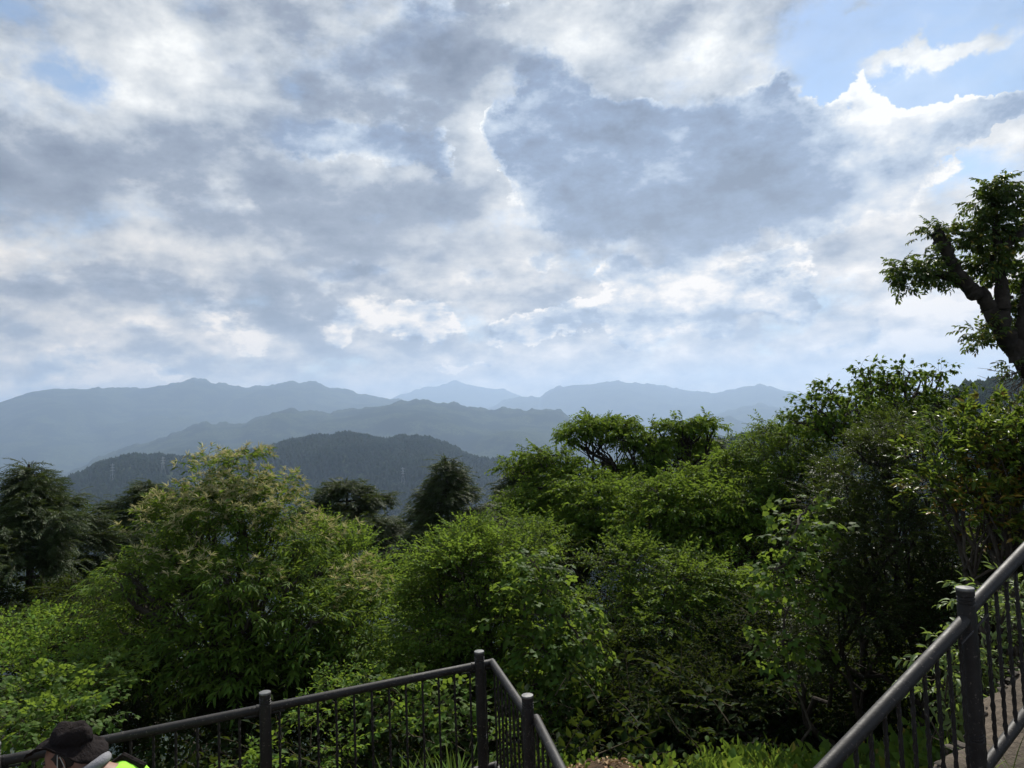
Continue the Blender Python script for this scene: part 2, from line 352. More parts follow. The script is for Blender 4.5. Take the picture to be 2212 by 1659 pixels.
# ------------------------------------------------------------------ the air
def haze():
    bm = bmesh.new(); bmesh.ops.create_cube(bm, size=1.0)
    me = bpy.data.meshes.new('haze'); bm.to_mesh(me); bm.free()
    M = bpy.data.materials.new('haze'); M.use_nodes = True; t = M.node_tree; t.nodes.clear()
    v = t.nodes.new('ShaderNodeVolumePrincipled'); o = t.nodes.new('ShaderNodeOutputMaterial')
    v.inputs['Color'].default_value = (0.55, 0.725, 1.0, 1); v.inputs['Density'].default_value = 8.6e-5
    v.inputs['Anisotropy'].default_value = 0.3
    v.inputs['Density Attribute'].default_value = ''; v.inputs['Color Attribute'].default_value = ''; v.inputs['Temperature Attribute'].default_value = ''
    t.links.new(v.outputs[0], o.inputs['Volume'])
    ob = link_mesh('haze', me, M); ob.scale = (47600, 47600, 2600); ob.location = (0, 0, 1330 - 1300)
    tag(ob, kind='stuff')
haze()

# ------------------------------------------------------------------ foliage machinery
rng = np.random.default_rng(5)
def leaf_mat(name, c1, c2, rough=0.45, spec=0.5, trans=0.35, tcol=None, tip=None, tipamt=0.0, patch=(0.35, 0.9)):
    """leaf surface: every leaf differs a little, whole sprays drift between two greens"""
    M = bpy.data.materials.new(name); M.use_nodes = True; N = NT(M.node_tree); b = N.n['Principled BSDF']
    out = N.n['Material Output']
    g = N.n.new('ShaderNodeNewGeometry'); tc = N.n.new('ShaderNodeTexCoord')
    rnd = g.outputs['Random Per Island']
    ns = N.noise(tc.outputs['Object'], patch[1], 4, 0.6).outputs[0]
    f = N.m('ADD', N.m('MULTIPLY', rnd, 0.55), N.m('MULTIPLY', N.smooth(ns, 0.35, 0.65), 0.45))
    col = N.mix(f, c1 + (1,), c2 + (1,))
    if tip:
        k = N.m('GREATER_THAN', N.m('FRACT', N.m('MULTIPLY', rnd, 13.7)), 1 - tipamt)
        k = N.m('MULTIPLY', k, N.smooth(ns, 0.42, 0.58)); col = N.mix(k, col, tip + (1,))
    hs = N.n.new('ShaderNodeHueSaturation'); N.put(hs.inputs['Color'], col)
    N.put(hs.inputs['Value'], N.m('MULTIPLY_ADD', N.m('FRACT', N.m('MULTIPLY', rnd, 7.31)), 0.55, 0.72))
    N.put(hs.inputs['Hue'], N.m('MULTIPLY_ADD', N.m('FRACT', N.m('MULTIPLY', rnd, 3.17)), 0.035, 0.4825))
    hs.inputs['Saturation'].default_value = 1.02; col = hs.outputs[0]
    N.put(b.inputs['Base Color'], col)
    b.inputs['Roughness'].default_value = rough; b.inputs['Specular IOR Level'].default_value = spec
    tr = N.n.new('ShaderNodeBsdfTranslucent')
    t4 = (tcol or (0.31, 0.43, 0.05)) + (1,)
    N.put(tr.inputs['Color'], N.mix(0.62, col, t4))
    ms = N.n.new('ShaderNodeMixShader'); ms.inputs[0].default_value = trans
    N.l.new(b.outputs[0], ms.inputs[1]); N.l.new(tr.outputs[0], ms.inputs[2]); N.l.new(ms.outputs[0], out.inputs['Surface'])
    return M
BARK = mat('bark', (0.045, 0.036, 0.028), 0.9, 0.2, noise=((0.085, 0.075, 0.06), 9.0), bump=0.6, bscale=30)
BARK_D = mat('dark_bark', (0.028, 0.023, 0.019), 0.95, 0.15, noise=((0.055, 0.047, 0.038), 7.0), bump=0.9, bscale=22)
TWIG = mat('twig', (0.06, 0.05, 0.03), 0.9, 0.2)
DEADTWIG = mat('dead_twig', (0.16, 0.13, 0.10), 0.9, 0.2)

def leaf_blade(l, w, fold=0.18, droop=0.15, kind='oval'):
    """one leaf along +X from the origin: (verts, tris)"""
    if kind == 'needle':
        return np.array([[0, 0, 0], [l * .45, w / 2, 0], [l, 0, -droop * l], [l * .45, -w / 2, 0]]), np.array([[0, 3, 2], [0, 2, 1]])
    if kind == 'small':
        return np.array([[0, 0, 0], [l * .45, w / 2, fold * w], [l, 0, -droop * l], [l * .45, -w / 2, fold * w]]), np.array([[0, 3, 2], [0, 2, 1]])
    if kind == 'oval':
        V = np.array([[0, 0, 0], [l * .3, w * .45, fold * w], [l * .68, w * .38, fold * w - droop * l * .4], [l, 0, -droop * l], [l * .68, -w * .38, fold * w - droop * l * .4], [l * .3, -w * .45, fold * w], [l * .5, 0, -droop * l * .15]])
        return V, np.array([[6, 1, 0], [6, 2, 1], [6, 3, 2], [6, 4, 3], [6, 5, 4], [6, 0, 5]])
    if kind == 'heart':
        V = np.array([[0, 0, 0], [-l * .10, w * .28, fold * w * .7], [l * .18, w * .5, fold * w], [l * .55, w * .42, fold * w - droop * l * .35], [l, 0, -droop * l], [l * .55, -w * .42, fold * w - droop * l * .35], [l * .18, -w * .5, fold * w], [-l * .10, -w * .28, fold * w * .7], [l * .4, 0, -droop * l * .1]])
        return V, np.array([[8, 1, 0], [8, 2, 1], [8, 3, 2], [8, 4, 3], [8, 5, 4], [8, 6, 5], [8, 7, 6], [8, 0, 7]])
def rotz(a): c, s = math.cos(a), math.sin(a); return np.array([[c, -s, 0], [s, c, 0], [0, 0, 1]])
def roty(a): c, s = math.cos(a), math.sin(a); return np.array([[c, 0, s], [0, 1, 0], [-s, 0, c]])
def rotx(a): c, s = math.cos(a), math.sin(a); return np.array([[1, 0, 0], [0, c, -s], [0, s, c]])

def spray(n, L, ll, lw, kind='oval', fold=0.18, droop=0.2, spread=55, hang=10, whorl=False, bend=0.25, twig=0.006, tri=False, flower=0, jitter=18):
    """a twig along +X carrying n leaves; returns verts, tris, material index"""
    V, T, M = [], [], []; c = 0
    def path(t): return np.array([t * L, 0, -bend * L * t * t])
    if twig:
        for i in range(2):
            p0, p1 = path(i / 2), path((i + 1) / 2)
            r0, r1 = twig * (1 - .4 * i), twig * (1 - .4 * (i + 1))
            a = np.arange(3) * 2.094
            ring = lambda p, r: p + r * np.stack([0 * a, np.cos(a), np.sin(a)], 1)
            V.append(np.vstack([ring(p0, r0), ring(p1, r1)]))
            F = [];
            for j in range(3): k = (j + 1) % 3; F += [[j, k, k + 3], [j, k + 3, j + 3]]
            T.append(np.array(F) + c); M += [1] * 6; c += 6
    for i in range(n):
        t = (i + 1) / n
        if whorl: t = 0.55 + 0.45 * t
        s = 1 if i % 2 else -1
        yaw = R(s * (spread + rng.normal(0, jitter)))
        if whorl: yaw = R(i * 360 / n * 1.02 + rng.normal(0, 12)) * 0.62 if i < n else 0
        if i == n - 1: yaw = R(rng.normal(0, 12))
        pitch = R(hang + rng.normal(0, jitter * .8)); roll = R(rng.normal(0, jitter * 1.3))
        sc = rng.uniform(0.7, 1.12) * (1.0 if kind != 'needle' else (0.5 + math.sin(min(t, 1) * 2.6) * .6))
        Rm = rotz(yaw) @ roty(pitch) @ rotx(roll)
        if tri:
            for dy in (-62, 0, 62):
                v, f = leaf_blade(ll * sc, lw * sc, fold, droop, kind)
                off = rotz(R(dy)) @ np.array([ll * .35, 0, 0]) + np.array([ll * .55, 0, 0])
                v = (v @ rotz(R(dy)).T + off) @ Rm.T + path(t); V.append(v); T.append(f + c); M += [0] * len(f); c += len(v)
        else:
            v, f = leaf_blade(ll * sc, lw * sc, fold, droop, kind)
            v = v @ Rm.T + path(t); V.append(v); T.append(f + c); M += [0] * len(f); c += len(v)
    for i in range(flower):        # catkins: thin pale spikes fanning from the tip
        yaw = R(rng.uniform(-95, 95)); pitch = R(rng.uniform(-60, 15)); l = rng.uniform(.10, .19)
        Rm = rotz(yaw) @ roty(pitch)
        pts = [np.array([0, 0, 0]), np.array([l * .5, 0, 0]), np.array([l, 0, -l * .25])]
        for k in range(2):
            a = np.arange(3) * 2.094; r0, r1 = (.0075, .0075) if k == 0 else (.0075, .002)
            ring = lambda p, r: p + r * np.stack([0 * a, np.cos(a), np.sin(a)], 1)
            v = np.vstack([ring(pts[k], r0), ring(pts[k + 1], r1)]) @ Rm.T + path(.9); F = []
            for j in range(3): q = (j + 1) % 3; F += [[j, q, q + 3], [j, q + 3, j + 3]]
            V.append(v); T.append(np.array(F) + c); M += [2] * 6; c += 6
    return np.vstack(V), np.vstack(T), np.array(M)

def scatter(templates, pos, dirs, scale, up=None, rolljit=0.35, parts=None):
    """copies of the spray templates at pos, each pointing along dirs; adds to lists"""
    n = len(pos); dirs = dirs / (np.linalg.norm(dirs, axis=1, keepdims=True) + 1e-9)
    upv = np.tile([0, 0, 1.0], (n, 1)) if up is None else up
    upv = upv + rng.normal(0, rolljit, (n, 3))
    Y = np.cross(upv, dirs); Y /= (np.linalg.norm(Y, axis=1, keepdims=True) + 1e-9)
    Z = np.cross(dirs, Y)
    Rm = np.stack([dirs, Y, Z], 2) * scale[:, None, None]
    which = rng.integers(0, len(templates), n)
    for k, (v, f, mi) in enumerate(templates):
        s = np.where(which == k)[0]
        if not len(s): continue
        VV = np.einsum('nij,vj->nvi', Rm[s], v) + pos[s][:, None, :]
        FF = f[None] + (np.arange(len(s)) * len(v))[:, None, None] + parts['n']
        parts['V'].append(VV.reshape(-1, 3)); parts['T'].append(FF.reshape(-1, 3)); parts['M'].append(np.tile(mi, len(s)))
        parts['n'] += len(s) * len(v)
def newparts(): return {'V': [], 'T': [], 'M': [], 'n': 0}
def finish(parts, name, mats, parent=None, offset=None):
    V = np.vstack(parts['V'])
    if offset is not None: V = V - np.asarray(offset, float)
    me = np_mesh(name, V, np.vstack(parts['T']), np.concatenate(parts['M']), False)
    global NTRI; NTRI += len(me.polygons)
    return link_mesh(name, me, mats, parent)
NTRI = 0
def unit(n):
    v = rng.normal(size=(n, 3)); return v / np.linalg.norm(v, axis=1, keepdims=True)

# species: spray templates, materials, density (sprays per square metre of clump shell), sub-clump flattening
SP = {}
def species(name, temps, mats, dens, flat=0.5, sub=0.42, outup=0.25, scale=(0.8, 1.2), droop=0.0): SP[name] = dict(t=temps, m=mats, d=dens, flat=flat, sub=sub, outup=outup, sc=scale, droop=droop)

def crown(parts, sp, clumps, centre, lim=None):
    """clumps: (centre xyz, rx, ry(depth), rz) ellipsoids. Returns some inner points for branches"""
    S = SP[sp]; inner = []
    for (c, rx, ry, rz) in clumps:
        c = np.asarray(c, float); rad = np.array([rx, ry, rz])
        area = 4 * math.pi * ((rx * ry) ** 1.6 / 3 + (rx * rz) ** 1.6 / 3 + (ry * rz) ** 1.6 / 3) ** (1 / 1.6)
        se = float(np.clip(0.80 * min(rx, ry, rz), 0.14, S['sub'])); ssc = float(np.clip((se / S['sub']) ** .6, .6, 1.0))
        nsub = int(max(5, area / (se ** 2) * 0.60))
        u = unit(nsub); u[:, 2] = u[:, 2] * .95 + .12
        q = c + u * rad * rng.uniform(0.35, 1.0, (nsub, 1))
        N_ = int(area * S['d'] * S.get('k', 1) / ssc ** 2); per = max(3, N_ // nsub)
        w = np.repeat(np.arange(nsub), per)
        keep = rng.random(nsub) > 0.05; w = w[keep[w]]
        sz = se * rng.uniform(0.5, 1.15, nsub)
        o = unit(len(w)) * (rng.random((len(w), 1)) ** 0.45); o[:, 2] *= S['flat']; 
        o = o * np.where(rng.random(len(w)) < .10, rng.uniform(1.2, 2.0, len(w)), 1.0)[:, None]
        pos = q[w] + o * sz[w][:, None]
        out = (q[w] - c) / rad; out /= (np.linalg.norm(out, axis=1, keepdims=True) + 1e-6)
        d = o * 1.3 + out * 0.9 + rng.normal(0, .30, o.shape); d[:, 2] = d[:, 2] * .6 + S['outup'] - S['droop']
        scatter(S['t'], pos, d, rng.uniform(*S['sc'], len(w)) * ssc, parts=parts)
        sel = rng.permutation(nsub)[:max(4, nsub // 2)]
        inner.append((c, q[sel]))
    return inner

def wiggle(a, b, k=6, amp=0.06, sag=0.0):
    a = np.asarray(a, float); b = np.asarray(b, float); t = np.linspace(0, 1, k)[:, None]
    L = np.linalg.norm(b - a); p = a + (b - a) * t
    off = rng.normal(0, amp * L, (k, 3)) * np.sin(t * math.pi); p = p + off; p[:, 2:] += sag * L * np.sin(t * math.pi)
    return p
def clump_px(px, py, d, rx, ry, rd=None):
    k = d / FPX; return (P(px, py, d), rx * k, (rd if rd else (rx + ry) * .5) * k, ry * k)

def tree(name, label, cat, sp, clumps, base, trunk_r, group=None, fork=0.45, bark=None, lean=None, twigs=True, extra=None, stems=1):
    """clumps in picture units (px, py, depth, rx, ry[, rdepth])"""
    cl = [clump_px(*c) for c in clumps]
    if sp in ('cherry', 'broad'): cl = [(c, a * 1.02, b, h * .74) for c, a, b, h in cl]      # boughs lie in shelves
    bx, by = base; gz = float(height(bx, by)) - 0.15
    B = np.array([bx, by, gz]); root = empty(name, B); tag(root, label, cat, group)
    parts = newparts(); inner = crown(parts, sp, cl, None)
    if extra: extra(parts, cl)
    finish(parts, 'crown', SP[sp]['m'], root, B)
    tk = MB(); cen = np.array([c[0] for c in cl]); top = cen.mean(0)
    ztop = max(c[0][2] for c in cl)
    for s in range(stems):
        off = np.array([rng.normal(0, .25), rng.normal(0, .2), 0]) * (stems > 1)
        tgt = cen[rng.integers(len(cen))] if stems > 1 else top
        F = B + off + (tgt - B) * np.array([.8, .8, fork]); 
        main = wiggle(B + off, F, 7, .03); tk.tube(main, np.linspace(trunk_r, trunk_r * .62, 7), 9)
        for i, (c, q) in enumerate(inner):
            if stems > 1 and i % stems != s: continue
            r1 = trunk_r * .5 * rng.uniform(.6, 1.0)
            a = wiggle(F, c - np.array([0, 0, cl[i][3] * .3]), 7, .06, .04); tk.tube(a, np.linspace(r1, r1 * .35, 7), 7)
            if twigs:
                for p in q[:14]:
                    st = a[rng.integers(3, 7)]; tk.tube(wiggle(st, p, 4, .07, .03), np.linspace(r1 * .33, .006, 4), 5, cap=False)
    tk.build('trunk', [bark or BARK], root, True, B)
    return root

# ------------------------------------------------------------------ species
def T_(k, *a, **b): return [spray(*a, **b) for _ in range(k)]
L_CHEST = leaf_mat('chestnut_leaf', (0.042, 0.092, 0.015), (0.105, 0.175, 0.028), 0.62, 0.12, 0.38)
M_CATKIN = leaf_mat('catkin', (0.58, 0.56, 0.32), (0.78, 0.74, 0.46), 0.9, 0.0, 0.5, tcol=(0.85, 0.8, 0.45))
L_CHERRY = leaf_mat('cherry_leaf', (0.040, 0.084, 0.012), (0.095, 0.175, 0.020), 0.62, 0.12, 0.38)
L_MID = leaf_mat('broad_leaf', (0.030, 0.068, 0.010), (0.085, 0.160, 0.020), 0.6, 0.14, 0.36)
L_LIGHT = leaf_mat('young_leaf', (0.052, 0.112, 0.016), (0.135, 0.235, 0.032), 0.62, 0.12, 0.42)
L_SHADE = leaf_mat('shade_dark_leaf', (0.008, 0.018, 0.006), (0.019, 0.036, 0.009), 0.7, 0.05, 0.12)  # deep shade under the thicket is put into this darkened leaf colour
L_SMALL = leaf_mat('small_glossy_leaf', (0.013, 0.026, 0.009), (0.034, 0.056, 0.016), 0.5, 0.13, 0.18)
L_PHOT = leaf_mat('glossy_leaf', (0.036, 0.080, 0.012), (0.105, 0.165, 0.022), 0.4, 0.3, 0.36, tip=(0.34, 0.16, 0.03), tipamt=0.30)
L_KUDZU = leaf_mat('kudzu_leaf', (0.042, 0.088, 0.015), (0.095, 0.165, 0.028), 0.6, 0.15, 0.44)
L_PALE = leaf_mat('pale_leaf', (0.12, 0.19, 0.06), (0.24, 0.30, 0.13), 0.5, 0.3, 0.4)
L_CON = leaf_mat('conifer_leaf', (0.016, 0.036, 0.011), (0.045, 0.072, 0.018), 0.6, 0.25, 0.12, patch=(0.35, 1.4))
L_POLL = leaf_mat('camphor_leaf', (0.020, 0.044, 0.012), (0.056, 0.095, 0.022), 0.5, 0.2, 0.24, tip=(0.22, 0.17, 0.03), tipamt=0.10)
L_LILY = leaf_mat('strap_leaf', (0.10, 0.19, 0.022), (0.19, 0.29, 0.04), 0.35, 0.5, 0.42)
L_HERB = leaf_mat('herb_leaf', (0.055, 0.11, 0.018), (0.115, 0.20, 0.035), 0.6, 0.15, 0.45, tip=(0.30, 0.22, 0.05), tipamt=0.10)
L_GRASS = leaf_mat('grass_blade', (0.06, 0.11, 0.02), (0.17, 0.20, 0.06), 0.5, 0.35, 0.4)

species('chestnut', T_(5, 9, .42, .17, .048, spread=50, hang=24, droop=.22, bend=.3), [L_CHEST, TWIG, M_CATKIN], 30, .55, .42, .28, (.8, 1.15))
species('chestnut_top', T_(5, 8, .42, .17, .046, spread=50, hang=22, droop=.22, bend=.1, flower=11), [L_CHEST, TWIG, M_CATKIN], 34, .6, .38, .6, (.8, 1.15))
species('cherry', T_(5, 11, .38, .135, .058, kind='small', spread=62, hang=30, droop=.3, bend=.35, twig=.007), [L_CHERRY, TWIG], 40, .35, .36, .15, (.8, 1.25))
species('cherry_open', T_(5, 11, .38, .14, .062, kind='small', spread=62, hang=30, droop=.3, bend=.35, twig=.007), [L_CHERRY, TWIG], 22, .35, .32, .15, (.8, 1.25))
species('broad', T_(5, 11, .42, .100, .046, kind='small', spread=55, hang=14, droop=.2, bend=.25), [L_MID, TWIG], 46, .45, .42, .25, (.8, 1.2))
species('broad_near', T_(5, 11, .36, .085, .040, kind='oval', spread=55, hang=14, droop=.2, bend=.25), [L_MID, TWIG], 46, .45, .36, .25, (.8, 1.2))
species('light', T_(5, 12, .40, .085, .040, kind='small', spread=55, hang=8, droop=.2, bend=.15), [L_LIGHT, TWIG], 55, .5, .38, .4, (.8, 1.2))
species('magnolia', T_(5, 9, .34, .15, .058, kind='oval', spread=60, hang=34, droop=.25, bend=.2, whorl=True), [L_CHERRY, TWIG], 32, .5, .38, .25, (.8, 1.15))
species('small', T_(5, 16, .26, .046, .023, kind='small', spread=60, hang=0, droop=.1, bend=.1, twig=.004), [L_SMALL, TWIG], 110, .5, .28, .25, (.8, 1.2))
species('dark', T_(5, 12, .36, .072, .034, kind='small', spread=55, hang=14, droop=.2, bend=.2), [L_SHADE, TWIG], 58, .5, .42, .2, (.8, 1.25))
species('phot', T_(5, 9, .20, .115, .042, kind='oval', spread=60, hang=8, droop=.15, bend=.1, whorl=True), [L_PHOT, TWIG], 75, .5, .26, .4, (.8, 1.15))
species('poll', T_(5, 12, .22, .10, .042, kind='oval', spread=60, hang=25, droop=.3, bend=.3), [L_POLL, TWIG], 130, .8, .22, .1, (.75, 1.15))
species('kudzu', T_(5, 3, .36, .11, .105, kind='heart', spread=50, hang=26, droop=.3, bend=.4, tri=True, fold=.08), [L_KUDZU, TWIG], 26, .6, .24, .0, (.6, .95))
species('con', T_(6, 26, .55, .13, .030, kind='needle', spread=42, hang=10, droop=.12, bend=.25, twig=.008, jitter=12), [L_CON, TWIG], 1)

# ------------------------------------------------------------------ conifers
def conifer(label, px, ytop, d, wpx, hpx, top_r=0.25, density=1.0, group=None, power=.75, side=None, gap=.0, seed=0):
    """wpx: half width in picture units at hpx below the tip; boughs carry flat drooping sprays"""
    k = d / FPX; tip = P(px, ytop, d); H = hpx * k; Wd = wpx * k
    gz = float(height(tip[0], tip[1])) - .2
    B = np.array([tip[0], tip[1], gz]); root = empty('conifer_tree', B); tag(root, label, 'tree', group)
    parts = newparts(); tk = MB(); tr = .13 + .012 * (tip[2] - gz)
    trunk = wiggle(B, tip, 9, .006); tk.tube(trunk, np.linspace(tr, .03, 9), 9)
    z = .25; S = SP['con']; az = rng.uniform(0, 6)
    while z < H:
        f = z / H; n = int(rng.integers(3, 5)); 
        for _ in range(n):
            az += 2.4 + rng.normal(0, .4)
            if rng.random() < gap: continue
            Lb = min(1, .22 + z / (.30 * Wd + .6)) * (top_r + (Wd - top_r) * f ** power) * rng.choice([.5, .7, .9, 1.0, 1.2]) * rng.uniform(.85, 1.1)
            st = np.array([tip[0], tip[1], tip[2] - z]); up = .16 * (1 - f)
            dirv = np.array([math.cos(az), math.sin(az), up]); 
            t = np.linspace(0, 1, 6)[:, None]
            br = st + dirv * Lb * t + np.array([0, 0, -.26 * Lb]) * t ** 2 + np.array([0, 0, .10 * Lb]) * t ** 4 + rng.normal(0, .03, (6, 3)) * t
            tk.tube(br, np.linspace(.028 + .012 * Lb, .008, 6), 5, cap=False)
            ns = int((26 + 110 * Lb) * density); tt = rng.uniform(.18, 1.0, ns) ** .8
            pos = np.stack([np.interp(tt, np.linspace(0, 1, 6), br[:, i]) for i in range(3)], 1)
            sd = np.array([-math.sin(az), math.cos(az), 0]); a = rng.normal(0, .75, ns) * (1.15 - tt * .5)
            dd = dirv[None] * np.cos(a)[:, None] + sd[None] * np.sin(a)[:, None]; dd[:, 2] += rng.normal(-.12, .3, ns)
            pos = pos + dd * rng.uniform(0, .35, ns)[:, None] * (Lb * .35) + rng.normal(0, .13, (ns, 3))
            scatter(S['t'], pos, dd, rng.uniform(.55, 1.0, ns), parts=parts)
        z += rng.uniform(.18, .34) * (1 + .3 * f)
    n = 26; pos = np.array([tip] * n) - np.stack([0 * np.arange(n), 0 * np.arange(n), rng.uniform(0.05, .8, n)], 1)
    dd = unit(n); dd[:, 2] = abs(dd[:, 2]) + .5; scatter(S['t'], pos, dd, rng.uniform(.4, .7, n), parts=parts)
    tk.build('trunk', [BARK_D], root, True, B); finish(parts, 'crown', S['m'], root, B)
    return root
CG = 'dark conifers standing on the slope beyond the broadleaf trees'
conifer('tall dark conifer at the left edge of the picture beside the flowering chestnut', 62, 1003, 20, 300, 330, .05, 1.1, CG, .85)
conifer('dark conifer half hidden behind the left shoulder of the flowering chestnut', 325, 1042, 29, 190, 260, .5, 1.0, CG, .5)
conifer('round topped dark conifer just right of the flowering chestnut', 748, 1037, 27, 175, 230, .5, 1.2, CG, .5)
conifer('pointed dark conifer standing free before the near wooded hill', 962, 990, 25, 185, 250, .05, 1.1, CG, .85)
conifer('small dark conifer low behind the spreading cherry tree', 1105, 1062, 27, 85, 200, .3, 1.1, CG, .6)
conifer('dark conifer tip showing between the two flat topped trees', 1125, 1002, 30, 110, 300, .3, 1.0, CG, .6)
conifer('dark conifer behind the right side of the flat topped cherry', 1530, 952, 30, 120, 300, .5, 1.1, CG, .6)
conifer('low dark conifer in the gap left of the round green bush', 1010, 1105, 27, 120, 220, .5, 1.0, CG, .5)

# ------------------------------------------------------------------ broadleaf trees, left to right
def jit(cl, dd=.5): return [(a, b, c + rng.uniform(-dd, dd), *r) for a, b, c, *r in cl]
B_ = lambda px, py, d: (float(P(px, py, d)[0]), float(P(px, py, d)[1]))
# the flowering chestnut (boughs kept apart so the ridges show between them): leafy body, catkin covered top
def chest_top(parts, cl):
    tops = [(432, 1003, 11, 24, 14), (428, 1040, 11, 18, 18), (520, 990, 11, 34, 12), (500, 1015, 11, 18, 16), (490, 1050, 11, 30, 20), (430, 1075, 11, 40, 22), (560, 1055, 11.2, 40, 22), (615, 1075, 11, 36, 22), (645, 1055, 11, 22, 16), (380, 1090, 10.8, 46, 20), (520, 1085, 11, 40, 24),
            (335, 1115, 10.6, 46, 20), (300, 1135, 10.6, 36, 18), (560, 1110, 10.6, 50, 26), (630, 1115, 10.8, 40, 24), (450, 1115, 10.4, 50, 24), (710, 1160, 11, 36, 18), (745, 1155, 11, 26, 14), (790, 1250, 11, 36, 22), (420, 1240, 9.9, 30, 16), (540, 1250, 9.9, 24, 16), (290, 1225, 10.2, 26, 14), (770, 1275, 10.9, 30, 20)]
    parts['T_off'] = True
    crown(parts, 'chestnut_top', [clump_px(*c) for c in jit(SQ(tops), .25)], None)
SQ = lambda L: [(480 + (c[0] - 480) * (.80 if c[1] < 1130 else .80 + .2 * min(1, (c[1] - 1130) / 150)), *c[1:]) for c in L]
tree('chestnut_tree', 'large chestnut tree with pale yellow catkins over its top, left of centre', 'tree', 'chestnut', jit(SQ([
    (450, 1120, 11, 50, 30), (540, 1130, 11, 56, 34), (390, 1150, 11, 56, 30), (600, 1140, 11, 50, 30), (480, 1180, 10.8, 70, 36), (340, 1195, 10.9, 56, 26), (660, 1185, 11, 52, 30), (580, 1200, 10.6, 64, 36), (400, 1225, 10.5, 64, 34), (270, 1240, 10.8, 50, 22), (500, 1250, 10.2, 70, 38), (700, 1230, 10.9, 50, 28), (620, 1265, 10.3, 64, 38),
    (230, 1275, 10.9, 40, 18), (320, 1275, 10.6, 60, 30), (410, 1300, 10.2, 70, 40), (740, 1285, 10.9, 50, 32), (540, 1320, 10.0, 80, 46), (300, 1335, 10.6, 64, 36), (670, 1330, 10.3, 70, 44), (440, 1370, 10.1, 80, 50), (340, 1390, 10.4, 70, 44), (750, 1350, 10.8, 60, 44), (560, 1400, 10.0, 80, 46),
    (370, 1430, 10.5, 90, 60), (500, 1440, 10.2, 110, 60), (640, 1420, 10.2, 100, 60), (755, 1400, 10.7, 76, 60), (790, 1440, 10.2, 50, 40)]), .4),
    B_(520, 1300, 11), .17, fork=.5, extra=chest_top, bark=BARK)
tree('young_tree', 'bright green young tree filling the gap right of the chestnut', 'tree', 'light', jit([
    (700, 1165, 12.5, 60, 34), (760, 1200, 12.5, 60, 40), (800, 1260, 12.5, 60, 50), (845, 1330, 12.5, 50, 50), (800, 1340, 12.2, 70, 60), (830, 1420, 12, 60, 50), (730, 1260, 12.8, 70, 50)], .4), B_(790, 1300, 12.6), .09)
tree('round_bush_tree', 'rounded bright green bush tree standing before the pointed conifer', 'tree', 'light', jit([
    (1012, 1150, 10.6, 52, 26), (940, 1205, 10.4, 62, 36), (1060, 1190, 10.8, 70, 40), (1000, 1230, 10.3, 90, 46), (905, 1260, 10.5, 44, 44)], .3), B_(985, 1300, 10.8), .09)
tree('round_leafy_tree', 'dense rounded mid green tree below the bright bush top', 'tree', 'broad', jit([
    (940, 1290, 10.2, 80, 56), (1050, 1280, 10, 90, 60), (1110, 1210, 10.6, 90, 46), (1160, 1160, 11, 60, 30), (960, 1370, 10, 90, 60), (1060, 1370, 9.8, 90, 64), (900, 1440, 9.9, 76, 50), (1000, 1460, 9.6, 90, 50), (1100, 1470, 9.7, 80, 50), (1140, 1300, 10.6, 80, 60), (1090, 1130, 12, 60, 22)], .3), B_(1010, 1340, 10.6), .12)
tree('cherry_tree', 'flat topped cherry tree rising clear against the blue ridges', 'tree', 'cherry_open', jit([
    (1290, 920, 17, 72, 17), (1235, 945, 17, 30, 17), (1262, 925, 17, 42, 18), (1345, 920, 17, 36, 14), (1350, 950, 17, 40, 16), (1400, 955, 17, 46, 20), (1430, 940, 17, 50, 20), (1470, 918, 17, 40, 15), (1510, 915, 17, 34, 13), (1545, 918, 17, 24, 9), (1500, 950, 17, 40, 16), (1335, 1005, 17, 24, 14), (1390, 1005, 17, 30, 14), (1430, 975, 17, 38, 16), (1530, 975, 17, 30, 22), (1375, 1030, 17, 40, 22)], .35),
    B_(1350, 1080, 17), .17, fork=.62, bark=BARK_D, stems=2)
tree('spreading_cherry_tree', 'broad layered cherry tree whose crown spreads below the flat topped one', 'tree', 'cherry', jit([
    (1180, 985, 16, 60, 22), (1120, 1008, 16, 40, 22), (1210, 1010, 15.5, 60, 26), (1250, 1035, 15, 80, 26), (1170, 1050, 15, 60, 26), (1130, 1085, 14.8, 50, 24), (1280, 1060, 14.6, 80, 26), (1210, 1085, 14.5, 80, 26), (1350, 1050, 15, 60, 26), (1310, 1100, 14.2, 80, 34), (1160, 1120, 14.6, 50, 24), (1230, 1140, 14.2, 80, 34), (1390, 1080, 14.5, 60, 28), (1290, 1170, 13.8, 90, 40)], .3),
    B_(1330, 1190, 14.8), .15, fork=.66, bark=BARK_D)
tree('broadleaf_tree', 'leafy tree with pale shoot tips in the middle of the right hand thicket', 'tree', 'cherry', jit([
    (1420, 1060, 13.4, 70, 28), (1500, 1040, 13.8, 70, 34), (1560, 1010, 14, 50, 34), (1470, 1100, 13, 90, 40), (1560, 1090, 13, 80, 46), (1400, 1140, 13, 80, 44), (1490, 1170, 12.6, 90, 50), (1590, 1170, 12.6, 80, 50), (1640, 1110, 12.8, 60, 50)], .35), B_(1500, 1240, 13.2), .14)
tree('broadleaf_tree', 'shaded tree under the pale tipped one, its leaves lit in small patches', 'tree', 'broad', jit([
    (1360, 1220, 11.5, 90, 54), (1460, 1260, 11, 90, 60), (1570, 1250, 11, 90, 60), (1340, 1310, 11, 80, 56), (1440, 1350, 10.6, 100, 60), (1560, 1340, 10.6, 90, 60), (1640, 1290, 10.8, 60, 60), (1380, 1430, 10.4, 80, 50)], .35), B_(1480, 1330, 11.2), .13)
